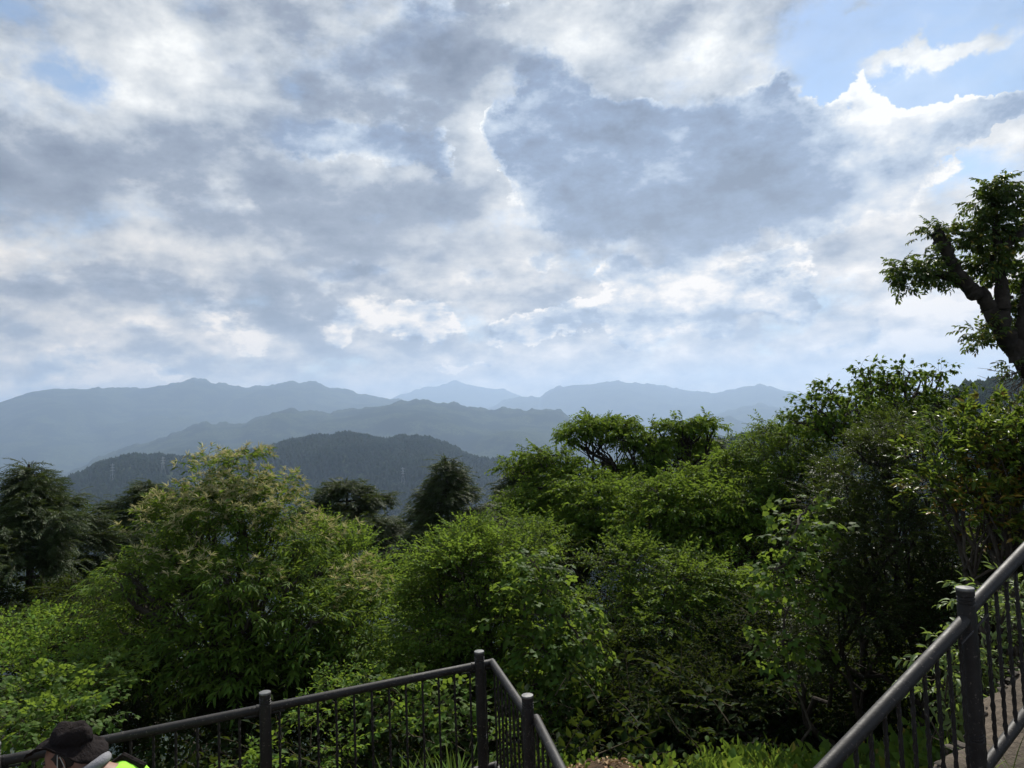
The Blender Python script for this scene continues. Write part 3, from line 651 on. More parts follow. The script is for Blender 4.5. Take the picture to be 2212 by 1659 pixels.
tree('broadleaf_tree', 'tree with sprawling twigs left of the highest right hand crown', 'tree', 'broad', jit([
    (1640, 965, 14, 50, 30), (1680, 930, 13.6, 54, 28), (1690, 990, 13.2, 70, 36), (1620, 1030, 13.4, 50, 36), (1740, 950, 13, 60, 30), (1720, 1040, 12.6, 80, 40), (1650, 1070, 12.6, 50, 30), (1600, 990, 14, 30, 18), (1780, 1000, 12.4, 60, 40)], .3), B_(1700, 1100, 13), .13)
tree('big_leaved_tree', 'highest leafy crown on the right with long drooping leaf tufts', 'tree', 'magnolia', jit([
    (1905, 825, 13, 56, 30), (1870, 808, 13, 26, 20), (1965, 800, 13, 22, 16), (1935, 850, 13, 60, 40), (1880, 870, 12.8, 60, 36), (1975, 850, 13, 34, 26), (2035, 803, 13, 28, 6), (2000, 815, 13, 22, 8), (2070, 848, 13, 26, 7), (2030, 858, 13, 30, 14), (2010, 880, 12.8, 40, 20), (1795, 850, 12.8, 28, 22), (1770, 880, 12.6, 46, 26), (1830, 885, 12.4, 56, 34), (1735, 905, 12.6, 40, 22), (1920, 910, 12.2, 70, 30), (1840, 935, 12, 60, 30), (1780, 925, 12.2, 50, 26)], .25),
    B_(1890, 1000, 12.8), .13, fork=.7)
tree('glossy_shrub', 'dark small leaved evergreen with sparkling glossy leaves right of centre', 'shrub', 'small', jit([
    (1930, 925, 8.5, 80, 36), (1870, 960, 8.2, 60, 34), (1950, 980, 8, 80, 46), (1860, 1040, 8, 80, 50), (1950, 1060, 7.8, 80, 56), (1840, 1120, 7.8, 70, 50), (1930, 1150, 7.6, 90, 60), (2030, 1130, 7.8, 80, 60), (1850, 1200, 7.6, 80, 50), (1960, 1250, 7.4, 90, 56), (2060, 1230, 7.6, 80, 60), (1790, 1080, 8.2, 40, 40), (1990, 920, 8.4, 50, 26)], .3), B_(1930, 1250, 8.3), .09, fork=.3, stems=3, bark=BARK_D)
tree('glossy_shrub', 'low small leaved evergreen with bare arching twigs under the sparkling one', 'shrub', 'small', jit([
    (1800, 1270, 7.6, 70, 40), (1870, 1310, 7.2, 90, 44), (1960, 1340, 7.2, 80, 40), (1780, 1350, 7.4, 70, 40), (1720, 1330, 7.8, 50, 40), (1760, 1420, 7.2, 60, 36)], .2), B_(1850, 1400, 7.6), .06, fork=.3, stems=3, bark=BARK_D)
tree('orange_tipped_shrub', 'large glossy shrub with orange young leaves at the right edge', 'shrub', 'phot', jit([
    (2120, 905, 6.8, 60, 30), (2190, 890, 6.6, 60, 30), (2060, 935, 6.7, 60, 34), (2140, 950, 6.4, 70, 40), (2220, 950, 6.3, 60, 50), (2020, 985, 6.6, 50, 36), (2100, 1010, 6.3, 76, 46), (2190, 1030, 6.2, 76, 54), (2030, 1050, 6.4, 56, 40), (2120, 1090, 6.2, 80, 44), (2210, 1110, 6.1, 70, 50), (2280, 1000, 6.2, 70, 90), (2150, 1150, 6.2, 60, 30)], .15), B_(2150, 1150, 6.6), .08, fork=.35, stems=3)
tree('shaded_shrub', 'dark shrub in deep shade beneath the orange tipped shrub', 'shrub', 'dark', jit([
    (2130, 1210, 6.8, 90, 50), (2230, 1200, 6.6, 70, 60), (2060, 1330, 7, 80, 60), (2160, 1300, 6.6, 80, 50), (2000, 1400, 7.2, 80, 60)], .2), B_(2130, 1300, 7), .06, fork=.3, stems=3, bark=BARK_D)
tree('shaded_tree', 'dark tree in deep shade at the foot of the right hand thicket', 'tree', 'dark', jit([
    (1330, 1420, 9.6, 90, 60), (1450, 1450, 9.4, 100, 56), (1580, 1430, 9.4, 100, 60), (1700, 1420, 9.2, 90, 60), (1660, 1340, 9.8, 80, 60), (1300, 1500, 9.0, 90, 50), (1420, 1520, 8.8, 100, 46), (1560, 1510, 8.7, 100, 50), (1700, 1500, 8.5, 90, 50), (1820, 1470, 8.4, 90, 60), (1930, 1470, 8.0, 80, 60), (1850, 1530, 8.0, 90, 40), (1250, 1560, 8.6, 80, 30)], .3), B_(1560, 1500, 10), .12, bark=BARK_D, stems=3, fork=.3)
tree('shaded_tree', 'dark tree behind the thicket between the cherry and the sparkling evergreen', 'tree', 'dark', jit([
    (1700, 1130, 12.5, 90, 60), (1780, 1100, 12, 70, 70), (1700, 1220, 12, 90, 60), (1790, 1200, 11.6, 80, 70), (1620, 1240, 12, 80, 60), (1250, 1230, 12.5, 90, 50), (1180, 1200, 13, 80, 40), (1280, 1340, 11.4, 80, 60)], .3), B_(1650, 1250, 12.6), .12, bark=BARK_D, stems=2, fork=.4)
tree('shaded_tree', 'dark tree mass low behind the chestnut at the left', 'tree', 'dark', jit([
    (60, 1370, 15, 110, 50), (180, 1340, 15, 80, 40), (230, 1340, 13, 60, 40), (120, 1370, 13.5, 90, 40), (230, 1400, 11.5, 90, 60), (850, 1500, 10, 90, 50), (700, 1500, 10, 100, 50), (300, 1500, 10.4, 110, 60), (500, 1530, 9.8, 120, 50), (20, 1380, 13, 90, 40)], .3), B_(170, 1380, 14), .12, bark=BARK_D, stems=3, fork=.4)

# ------------------------------------------------------------------ kudzu vines hanging over the trees
def vine(label, clumps, sp='kudzu', base=None, group='kudzu vines climbing over the trees', name='kudzu_vine'):
    cl = [clump_px(*c) for c in clumps]; c0 = cl[-1][0]; b = base or (c0[0], c0[1])
    B = np.array([b[0], b[1], float(height(b[0], b[1])) - .05]); root = empty(name, B); tag(root, label, 'vine', group)
    parts = newparts(); inner = crown(parts, sp, cl, None); finish(parts, 'leaves', SP[sp]['m'], root, B)
    tk = MB(); prev = B
    for (c, q) in reversed(inner):
        tk.tube(wiggle(prev, c, 5, .06), np.linspace(.016, .01, 5), 5)
        for p in q[:5]: tk.tube(wiggle(c, p, 4, .1), np.linspace(.008, .004, 4), 4, cap=False)
        prev = c
    tk.build('stem', [BARK], root, True, B); return root
vine('kudzu vine with bright broad leaves draped down the tree in the middle of the thicket', jit([
    (1150, 1215, 9.2, 36, 26), (1180, 1270, 9, 46, 34), (1130, 1320, 9, 50, 36), (1215, 1330, 8.8, 50, 40), (1250, 1380, 8.7, 36, 36), (1170, 1400, 8.6, 60, 40), (1240, 1450, 8.5, 34, 34), (1150, 1480, 8.5, 50, 36), (1190, 1540, 8.3, 44, 30)], .12))
vine('kudzu vine with large lit leaves hanging before the sparkling evergreen', jit([
    (1745, 1095, 7.4, 18, 16), (1725, 1135, 7.3, 26, 20), (1700, 1180, 7.2, 30, 26), (1740, 1190, 7.2, 26, 24), (1675, 1230, 7.1, 24, 24), (1720, 1260, 7.1, 34, 26), (1650, 1270, 7.1, 16, 12), (1700, 1320, 7, 30, 24), (1690, 1390, 7, 40, 26)], .08))

# ------------------------------------------------------------------ the lopped tree against the sky on the right
def lopped_tree():
    d = 10.0; Q = lambda x, y, dd=0: P(x, y, d + dd)
    bx, by = float(Q(2420, 1000)[0]), float(Q(2420, 1000)[1]); B = np.array([bx, by, float(height(bx, by)) - .2])
    root = empty('lopped_tree', B); tag(root, 'lopped tree leaning in from the right edge against the sky, cut limb ends sprouting', 'tree')
    tk = MB(); k = d / FPX
    def limb(pts, rad, n=12):
        pts = np.array(pts, float); rad = np.array(rad, float); s = np.linspace(0, 1, len(pts)); t = np.linspace(0, 1, 6 * len(pts))
        Q2 = np.stack([np.interp(t, s, pts[:, i]) for i in range(3)], 1); Q2[1:-1] = (Q2[:-2] + 2 * Q2[1:-1] + Q2[2:]) / 4; r2 = np.interp(t, s, rad)
        Q2 = Q2 + rng.normal(0, .10, Q2.shape) * r2[:, None]; tk.tube(Q2, r2 * rng.uniform(.88, 1.16, len(t)), n)
        for j in rng.integers(3, len(t) - 1, 5):      # knots and short stubs
            dd = unit(1)[0]; tk.tube([Q2[j], Q2[j] + dd * r2[j] * 1.35], [r2[j] * .45, r2[j] * .25], 7)
    limb([B, Q(2400, 1050), Q(2300, 880), Q(2225, 790), Q(2180, 740), Q(2150, 690), Q(2125, 640)], [.30, .25, .19, .15, .125, .105, .09], 12)
    limb([Q(2125, 640), Q(2095, 622), Q(2060, 600), Q(2025, 592), Q(1990, 588)], np.array([15, 13, 11, 8, 4]) * k, 10)
    limb([Q(2110, 640), Q(2075, 600), Q(2052, 560), Q(2036, 525), Q(2022, 500)], np.array([15, 13.5, 12.5, 12, 11.5]) * k, 10)
    limb([Q(2160, 710), Q(2165, 640), Q(2158, 560), Q(2150, 480), Q(2140, 420)], np.array([19, 15, 11, 7, 3]) * k, 10)
    limb([Q(2200, 780), Q(2215, 680), Q(2230, 580), Q(2240, 500)], np.array([20, 15, 10, 6]) * k, 10)
    limb([Q(2150, 560), Q(2180, 520), Q(2230, 480)], np.array([16, 13, 9]) * k, 8)
    tk.build('trunk', [BARK_D], root, True, B)
    cl = [(1975, 590, 0, 44, 22), (2010, 560, 0, 22, 16), (2020, 600, 0, 34, 18), (1950, 575, 0, 20, 14), (2030, 500, .1, 30, 12), (2060, 520, .1, 26, 18), (2050, 560, .3, 18, 26),
          (2150, 412, 0, 34, 26), (2120, 445, 0, 30, 26), (2170, 450, 0, 36, 30), (2140, 490, 0, 40, 32), (2110, 520, 0, 26, 22), (2160, 530, .2, 34, 30), (2130, 565, 0, 36, 34), (2165, 605, .2, 28, 30), (2175, 665, .2, 24, 26), (2200, 720, .2, 22, 22),
          (2230, 480, .4, 34, 40), (2240, 560, .4, 36, 36), (2240, 640, .4, 40, 40), (2235, 700, .4, 36, 36), (2115, 720, 0, 20, 16), (2140, 712, 0, 26, 16), (2115, 745, 0, 10, 12), (1952, 622, 0, 7, 10), (2195, 790, 0, 16, 20), (2110, 655, 0, 12, 12), (2145, 395, 0, 14, 10), (2200, 440, .2, 26, 20)]
    parts = newparts(); crown(parts, 'poll', [clump_px(x, y, d + dd, a * .80, b * .80) for x, y, dd, a, b in cl if not (2060 < x < 2130 and 590 < y < 700)], None)
    finish(parts, 'crown', SP['poll']['m'], root, B)
    mb = MB()
    for _ in range(26):              # bare twigs hanging under the trunk
        s = Q(2190 + rng.uniform(-10, 30), 800 + rng.uniform(-10, 30)); e = s + np.array([rng.uniform(-.55, .1), rng.uniform(-.2, .2), rng.uniform(-.55, .15)])
        mb.tube(wiggle(s, e, 5, .12), np.linspace(.008, .002, 5), 4, cap=False)
    mb.build('bare_twigs', [DEADTWIG], root, True, B)
lopped_tree()
print('tris', NTRI)

# ------------------------------------------------------------------ the wood on the two nearest hills
def far_wood():
    def cr(n, s):                     # rough little crowns, 12 faces each
        a = np.arange(5) * 2 * math.pi / 5
        V = np.vstack([[[0, 0, 1.0]], np.stack([np.cos(a) * .30, np.sin(a) * .30, 0 * a + .66], 1), np.stack([np.cos(a + .6) * .46, np.sin(a + .6) * .46, 0 * a + .12], 1)])
        T = [[0, 1 + j, 1 + (j + 1) % 5] for j in range(5)]
        for j in range(5): k = (j + 1) % 5; T += [[1 + j, 6 + j, 6 + k], [1 + j, 6 + k, 1 + k]]
        return V, np.array(T)
    out = newparts()
    def put(n, r0, r1, a0, a1, h0, h1):
        az = rng.uniform(a0, a1, n); r = rng.uniform(r0, r1, n); x, y = np.sin(az) * r, np.cos(az) * r; z = height(x, y) - 1.5
        V, T = cr(0, 0); h = rng.uniform(h0, h1, n); wid = h * rng.uniform(.5, .95, n); rot = rng.uniform(0, 6.28, n)
        c, s = np.cos(rot), np.sin(rot); VV = V[None] + rng.normal(0, .05, (n, len(V), 3))
        X = (VV[:, :, 0] * c[:, None] - VV[:, :, 1] * s[:, None]) * wid[:, None] + x[:, None]
        Y = (VV[:, :, 0] * s[:, None] + VV[:, :, 1] * c[:, None]) * wid[:, None] + y[:, None]
        Z = VV[:, :, 2] * h[:, None] + z[:, None]
        F = T[None] + (np.arange(n) * len(V))[:, None, None] + out['n']
        out['V'].append(np.stack([X, Y, Z], 2).reshape(-1, 3)); out['T'].append(F.reshape(-1, 3)); out['M'].append(np.zeros(n * len(T))); out['n'] += n * len(V)
    A = lambda px: azel(px, 1000)[0]
    put(9000, 1500, 2600, A(60), A(1300), 12, 22); put(8000, 1500, 2600, A(60), A(1300), 7, 16); put(2200, 2470, 2540, A(100), A(1250), 14, 26)
    put(9000, 520, 940, A(1280), A(2300), 9, 19); put(1200, 885, 925, A(1300), A(2300), 12, 20)
    put(4000, 3700, 4400, A(1300), A(1720), 18, 34)
    L = mat('far_foliage', (0.012, 0.022, 0.010), 1.0, 0.0, noise=((0.024, 0.034, 0.014), 0.006))
    tag(finish(out, 'forest', [L]), kind='stuff')
far_wood()
def pylon(px, py, r, h, label):
    az, _ = azel(px, py); x, y = math.sin(az) * r, math.cos(az) * r; z = float(height(x, y))
    root = empty('power_pylon', (x, y, z), rz=.5 + px * .01); tag(root, label, 'pylon', 'power pylons on the near wooded hill')
    w = h * .11; mb = MB(); lv = [0, .3, .55, .75, .9, 1.0]; ww = [1, .62, .42, .26, .2, .03]
    for i in range(5):
        for sx, sy in ((1, 1), (1, -1), (-1, -1), (-1, 1)):
            a = np.array([sx * ww[i] * w, sy * ww[i] * w, lv[i] * h]); b = np.array([sx * ww[i + 1] * w, sy * ww[i + 1] * w, lv[i + 1] * h])
            mb.tube([a, b], .22, 4); c = np.array([-sy * sx * 0 + (sx if sx * sy > 0 else -sx) * ww[i + 1] * w, (sy if sx * sy < 0 else -sy) * ww[i + 1] * w, lv[i + 1] * h]); mb.tube([a, c], .12, 4)
    mb.build('tower', [PYL], root)
    for k, q in enumerate((.62, .76, .9)):
        m2 = MB(); m2.tube([(-h * .13, 0, h * q), (0, 0, h * (q + .02)), (h * .13, 0, h * q)], .4, 4); m2.build('cross_arm', [PYL], root)
PYL = mat('galvanised_steel', (0.30, 0.31, 0.32), .5, .5)
pylon(243, 1000, 2180, 52, 'lattice power pylon at the far left end of the near wooded hill')
pylon(352, 1010, 2200, 50, 'lattice power pylon above the left shoulder of the flowering chestnut')
pylon(872, 1080, 1900, 46, 'lattice power pylon on the slope left of the pointed conifer')
pylon(1428, 1030, 850, 22, 'lattice power pylon below the flat topped cherry at the right')

# ------------------------------------------------------------------ terrace, path and concrete ledge
CONC = mat('weathered_concrete', (0.155, 0.125, 0.095), .95, .2, noise=((0.075, 0.062, 0.048), 2.6), bump=.8, bscale=26)
STONE = mat('rough_stone', (0.10, 0.085, 0.07), .95, .2, noise=((0.05, 0.045, 0.04), 9), bump=.9, bscale=20)
SOIL = mat('leaf_litter_soil', (0.10, 0.065, 0.04), 1.0, .05, noise=((0.05, 0.035, 0.025), 12), bump=1.0, bscale=30)
def slab(name, poly, z0, z1, m):
    bm = bmesh.new(); vs = [bm.verts.new((x, y, z1)) for x, y in poly]; f = bm.faces.new(vs)
    r = bmesh.ops.extrude_face_region(bm, geom=[f]); 
    for v in [g for g in r['geom'] if isinstance(g, bmesh.types.BMVert)]: v.co.z = z0
    bmesh.ops.recalc_face_normals(bm, faces=bm.faces)
    me = bpy.data.meshes.new(name); bm.to_mesh(me); bm.free(); o = link_mesh(name, me, m); return tag(o, kind='structure')
slab('path', [(-9, 1.45), (-.20, 5.78), (.32, 3.95), (.70, 2.3), (.70, -4), (-9, -4)], -1.2, 0.0, CONC)
slab('terrace', [(-6, -5), (5, -5), (5, 1.2), (1.6, 1.9), (1.2, 1.75), (-6, 1.6)], -1.2, 1.35, CONC)
A0, A1 = np.array([-1.757, 4.914]), np.array([-.236, 5.66]); uA = (A1 - A0) / np.linalg.norm(A1 - A0); nA = np.array([-uA[1], uA[0]])
B1 = np.array([.189, 3.94]); uB = (B1 - A1) / np.linalg.norm(B1 - A1); nB = np.array([uB[1], -uB[0]]) * -1
def kerb():
    c = A1 + np.array([.0, .02]); l0 = A0 - uA * 5
    inn = .10; out = .10
    pl = [l0 + nA * out, A1 + nA * out + np.array([.12, .0]), A1 + np.array([.14, .02]), B1 + np.array([.12, 0]), B1 - uB * -1.6 + np.array([.12, 0]), B1 + uB * 1.6 - np.array([.10, 0]), A1 - nA * .12 + np.array([-.05, 0]), l0 - nA * inn]
    return slab('kerb', [tuple(p) for p in pl], -.6, .17, CONC)
kerb()
# soil bank with litter just outside the corner
def bank():
    c = np.array([.62, 5.75]); n = 26; g = np.linspace(-1, 1, n); X, Y = np.meshgrid(g, g)
    x = c[0] + X * .75; y = c[1] + Y * .9; r2 = np.clip(1 - X ** 2 - Y ** 2, 0, 1)
    z = -0.5 + .70 * r2 ** .6 + .05 * fbm2(x * 1., y * 1., .15, 3) * (r2 > 0)
    i = np.arange(n - 1)[:, None] * n; j = np.arange(n - 1)[None]
    Q = np.stack([i + j, i + j + 1, i + j + 1 + n, i + j + n], -1).reshape(-1, 4)
    o = link_mesh('soil_bank', np_mesh('soil_bank', np.stack([x.ravel(), y.ravel(), z.ravel()], 1), Q, None, True), SOIL); tag(o, kind='structure')
bank()
# sloping ledge on the right
R0 = P(2089, 1335, 3.35); RL = P(1784, 1659, 2.75); uR = R0 - RL; sR = uR / np.linalg.norm(uR[:2])
hd = np.array([sR[0], sR[1]]); hv = np.array([-hd[1], hd[0]])
def rock(mb, c, s):
    u = unit(26); 
    bm = bmesh.new(); bmesh.ops.create_icosphere(bm, subdivisions=2, radius=1)
    V = np.array([v.co[:] for v in bm.verts]); F = np.array([[v.index for v in f.verts] for f in bm.faces]); bm.free()
    k = rng.normal(size=(5, 3)); dis = 1 + .34 * np.sin(V @ k.T * 2).sum(1) / 2
    q = rng.uniform(.6, 1.5, 3) * np.array([1.1, 1.1, .38]); mb.add(V * dis[:, None] * q * s + c, F, 1)
def ledge():
    n = 70; ss = np.linspace(-2.6, 5.0, n); V = []; F = []
    base = R0[2] - .93
    for i, s in enumerate(ss):
        e = .31 + .03 * math.sin(s * 9) + .02 * math.sin(s * 23 + 1) + rng.normal(0, .008)
        for v, dz in ((-.22, -1.6), (-.22, 0), (0, .0), (e - .06, 0.0), (e, -.03), (e + .10, -1.6)):
            p = R0[:2] + hd * s + hv * v; V.append((p[0], p[1], base + sR[2] * s + dz + (rng.normal(0, .004) if dz > -1 else 0)))
    for i in range(n - 1):
        for j in range(5): a = i * 6 + j; F.append((a, a + 6, a + 7, a + 1))
    mb = MB(); mb.add(np.array(V), np.array(F))
    for s in np.arange(-1.6, 3.2, .055):
        p = R0[:2] + hd * (s + rng.normal(0, .01)) + hv * (.300 + rng.normal(0, .012)); rock(mb, np.array([p[0], p[1], base + sR[2] * s - .02]), rng.uniform(.012, .034))
    o = mb.build('concrete_ledge', [CONC, STONE]); tag(o, kind='structure')
    return base
LBASE = ledge()
# ------------------------------------------------------------------ railings
PAINT = bpy.data.materials.new('dark_brown_paint'); PAINT.use_nodes = True
def _paint():
    N = NT(PAINT.node_tree); b = N.n['Principled BSDF']; tc = N.n.new('ShaderNodeTexCoord')
    n1 = N.noise(tc.outputs['Object'], 9, 6, .7).outputs[0]; n2 = N.noise(tc.outputs['Object'], 60, 4, .7).outputs[0]
    c = N.mix(N.smooth(n1, .4, .62), (0.011, 0.010, 0.010, 1), (0.021, 0.019, 0.019, 1)); c = N.mix(N.smooth(n2, .60, .66), c, (0.10, 0.085, 0.075, 1))
    N.put(b.inputs['Base Color'], c); N.put(b.inputs['Roughness'], N.smooth(n1, .3, .7, .50, .66)); b.inputs['Specular IOR Level'].default_value = .38
    bn = N.n.new('ShaderNodeBump'); bn.inputs['Strength'].default_value = .25; bn.inputs['Distance'].default_value = .004; N.put(bn.inputs['Height'], n2); N.l.new(bn.outputs[0], b.inputs['Normal'])
_paint()
CAPM = mat('worn_metal_cap', (0.13, 0.13, 0.13), .42, .5, .3, noise=((0.20, 0.20, 0.19), 40))
def post(parent, xy, z0, z1, r=.038):
    mb = MB(); pr = [(r * 1.25, z0), (r * 1.25, z0 + .02), (r, z0 + .025)]
    for g in (z1 - .30 if False else z0 + .42,): 
        for k in range(3): q = g + k * .014; pr += [(r, q), (r * .90, q + .002), (r * .90, q + .005), (r, q + .007)]
    for k in range(3): q = z1 - .070 + k * .016; pr += [(r, q), (r * .88, q + .003), (r * .88, q + .006), (r, q + .009)]
    pr += [(r, z1 - .004)]
    mb.lathe(pr, (xy[0], xy[1], 0), 28); o = mb.build('post', [PAINT], parent, True, np.array(parent.location))
    mc = MB(); mc.lathe([(r * .99, z1 - .006), (r * 1.03, z1 - .004), (r * 1.03, z1 + .004), (r * .97, z1 + .008), (0.0005, z1 + .010)], (xy[0], xy[1], 0), 28)
    mc.build('post_cap', [CAPM], o, True, np.array(parent.location)); return o
def baluster(parent, xy, z0, z1, r=.008):
    mb = MB(); n = 34; t = np.linspace(0, 1, n); V = []; F = []
    for i in range(n):                # square bar with a slight twist and beading
        a = np.arange(4) * math.pi / 2 + t[i] * 22; rr = r * (1.22 + .12 * math.sin(i * 1.9))
        V.append(np.stack([xy[0] + np.cos(a) * rr, xy[1] + np.sin(a) * rr, np.full(4, z0 + (z1 - z0) * t[i])], 1))
    for i in range(n - 1):
        for j in range(4): F.append((i * 4 + j, i * 4 + (j + 1) % 4, i * 4 + 4 + (j + 1) % 4, i * 4 + 4 + j))
    mb.add(np.vstack(V), F); return mb.build('baluster', [PAINT], parent, False, np.array(parent.location))
def railing_left():
    root = empty('railing', (A1[0], A1[1], .17)); tag(root, 'dark brown metal railing turning a corner at the left and centre of the picture', 'railing'); off = np.array(root.location)
    zt, zb = 1.12, .34; p3 = lambda q, z: np.array([q[0], q[1], z])
    Lf = A0 - uA * 4.2; D = lambda q, s: A0 + uA * s
    corner = A1 * 1.0
    mb = MB(); mb.tube([p3(Lf, zt), p3(corner, zt)], .030, 18); mb.build('top_rail', [PAINT], root, True, off)
    Bp = np.array([.030, 4.64]); ub = (Bp - corner) / np.linalg.norm(Bp - corner)
    mb = MB(); mb.tube([p3(corner - ub * .012, zt), p3(corner + uB * 0 + ub * .02, zt), p3(Bp - ub * .02, zt - .01)], .030, 18); mb.build('top_rail', [PAINT], root, True, off)
    Be = P(1212, 1662, 3.83); Be2 = np.array([Be[0], Be[1], Be[2]]); st = np.array([Bp[0] + .045, Bp[1] + .03, zt - .035]); mb = MB(); mb.tube([st, Be2, Be2 + (Be2 - st) * .9], .030, 18); mb.build('top_rail', [PAINT], root, True, off)
    mb = MB(); mb.tube([p3(Lf, zb), p3(corner, zb)], .026, 14); mb.build('bottom_rail', [PAINT], root, True, off)
    mb = MB(); mb.tube([p3(corner - ub * .01, zb), p3(Bp, zb), p3(Bp + ub * 2.2, zb)], .026, 14); mb.build('bottom_rail', [PAINT], root, True, off)
    posts = [-3.0, -1.5, 0, np.linalg.norm(A1 - A0) - .125]
    # posts stand just on the walkers' side of the rail
    for s in posts: post(root, A0 + uA * s - nA * .045, .17, 1.235)
    post(root, Bp + np.array([-.005, 0]), .17, 1.24)
    s = posts[0]
    Ltot = np.linalg.norm(corner - A0)
    k = -4.0
    while k < Ltot - .03:
        if min(abs(k - q) for q in posts) > .05: baluster(root, A0 + uA * k, zb + .02, zt - .02)
        k += .128
    Lb = np.linalg.norm(Bp - corner); k = .07
    while k < Lb - .03: q = corner + ub * k; baluster(root, q, zb + .02, zt - .02); k += .115
    k = .10
    while k < 1.6: q = Bp + (Be2[:2] - Bp) / np.linalg.norm(Be2[:2] - Bp) * k; f = k / np.linalg.norm(Be2[:2] - Bp); baluster(root, q, zb + .02, zt - .02 + (Be2[2] - zt) * f); k += .115
    for s in posts[1:]:
        mb = MB(); q = A0 + uA * s; mb.tube([p3(q - uA * .052, zt), p3(q - uA * .040, zt)], .0335, 18); mb.tube([p3(q + uA * .040, zt), p3(q + uA * .052, zt)], .0335, 18); mb.tube([p3(q - uA * .052, zt), p3(q + uA * .052, zt)], .031, 12); mb.build('collar', [PAINT], root, True, off)
        mb = MB(); q = A0 + uA * s; mb.tube([p3(q - uA * .13, zt - .040), p3(q + uA * .13, zt - .040)], [.007, .007], 6); mb.build('bracket', [PAINT], root, True, off)
railing_left()
def railing_right():
    pb = R0[:2]; root = empty('railing', (pb[0], pb[1], LBASE)); tag(root, 'dark brown metal stair railing climbing to the right edge beside the concrete ledge', 'railing'); off = np.array(root.location)
    pt = lambda s, dz=0, v=0: np.array([R0[0] + hd[0] * s + hv[0] * v, R0[1] + hd[1] * s + hv[1] * v, R0[2] + sR[2] * s + dz])
    for a, b in ((-2.4, -.012), (.012, 2.4)):
        mb = MB(); e = .03 if a > 0 else 0
        mb.tube([pt(a, e), pt(b, e)], .030, 20); mb.build('top_rail', [PAINT], root, True, off)
        mb = MB(); mb.tube([pt(a, -.76 + e), pt(b, -.76 + e)], .027, 16); mb.build('bottom_rail', [PAINT], root, True, off)
    for s in (0, 1.9, -1.9):
        q = pt(s, 0, -.0); post(root, q[:2], LBASE + sR[2] * s - .05, q[2] + .135, .039)
        mb = MB(); mb.tube([pt(s - .13, -.045, -.03), pt(s + .13, -.045, -.03)], .006, 6); mb.build('bracket', [PAINT], root, True, off)
    for side in (1, -1):
        k = .075
        while k < 2.3:
            if abs(k - 1.9) > .05: q = pt(side * k); baluster(root, q[:2], q[2] - .755, q[2] - .02, .009)
            k += .105
railing_right()

# ------------------------------------------------------------------ low plants
def stuff_mass(name, items, sp_default):
    """a tangle nobody could count: one object per kind of leaf"""
    by = {}
    for it in items:
        sp, c = (it[0], it[1:]) if isinstance(it[0], str) else (sp_default, it)
        by.setdefault(sp, []).append(c)
    for sp, cl in by.items():
        parts = newparts(); crown(parts, sp, [clump_px(*c) for c in cl], None)
        o = finish(parts, name, SP[sp]['m']); tag(o, kind='stuff')
species('bank_leaf', T_(5, 8, .36, .10, .060, kind='oval', spread=60, hang=6, droop=.2, bend=.2), [L_LIGHT, TWIG], 34, .5, .34, .35, (.7, 1.2))
species('bank_kudzu', T_(5, 3, .34, .10, .095, kind='heart', spread=50, hang=14, droop=.25, bend=.3, tri=True, fold=.08), [L_KUDZU, TWIG], 22, .6, .30, .2, (.6, 1.05))
species('deep', T_(5, 9, .36, .09, .045, kind='small', spread=60, hang=10, droop=.2, bend=.2), [L_SHADE, TWIG], 36, .5, .36, .1, (.8, 1.3))
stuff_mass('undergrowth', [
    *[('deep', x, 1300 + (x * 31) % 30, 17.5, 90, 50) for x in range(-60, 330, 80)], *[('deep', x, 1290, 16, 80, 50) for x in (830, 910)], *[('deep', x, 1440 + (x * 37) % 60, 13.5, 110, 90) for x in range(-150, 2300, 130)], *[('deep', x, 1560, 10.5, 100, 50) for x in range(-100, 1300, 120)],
    ('bank_leaf', 40, 1345, 11, 70, 26), ('bank_leaf', 110, 1345, 11, 60, 24), ('bank_leaf', 20, 1390, 10, 80, 36), ('bank_leaf', 120, 1400, 10, 80, 36), ('bank_leaf', 210, 1390, 10.4, 60, 30), ('bank_leaf', 60, 1450, 9, 90, 40), ('bank_leaf', 180, 1450, 9, 80, 36),
    ('bank_kudzu', 60, 1500, 8, 90, 34), ('bank_kudzu', 180, 1490, 8, 80, 30), ('bank_kudzu', 40, 1560, 7, 80, 36), ('bank_kudzu', 150, 1550, 7.2, 70, 30), ('bank_kudzu', 250, 1440, 9, 50, 26),
    ('bank_kudzu', 30, 1620, 6.4, 60, 30), ('bank_leaf', 740, 1480, 8.8, 60, 26), ('bank_leaf', 810, 1470, 8.6, 50, 26), ('bank_kudzu', 860, 1500, 7.6, 50, 22), ('bank_kudzu', 960, 1520, 7.2, 50, 30), ('bank_kudzu', 1000, 1560, 7.0, 40, 26), ('bank_leaf', 700, 1540, 8, 50, 30),
    ('bank_leaf', 880, 1550, 7.2, 50, 14), ('bank_leaf', 740, 1620, 6.6, 40, 26), ('bank_leaf', 560, 1650, 6.2, 60, 20), ('bank_leaf', 1090, 1600, 6.6, 40, 22)], 'bank_leaf')
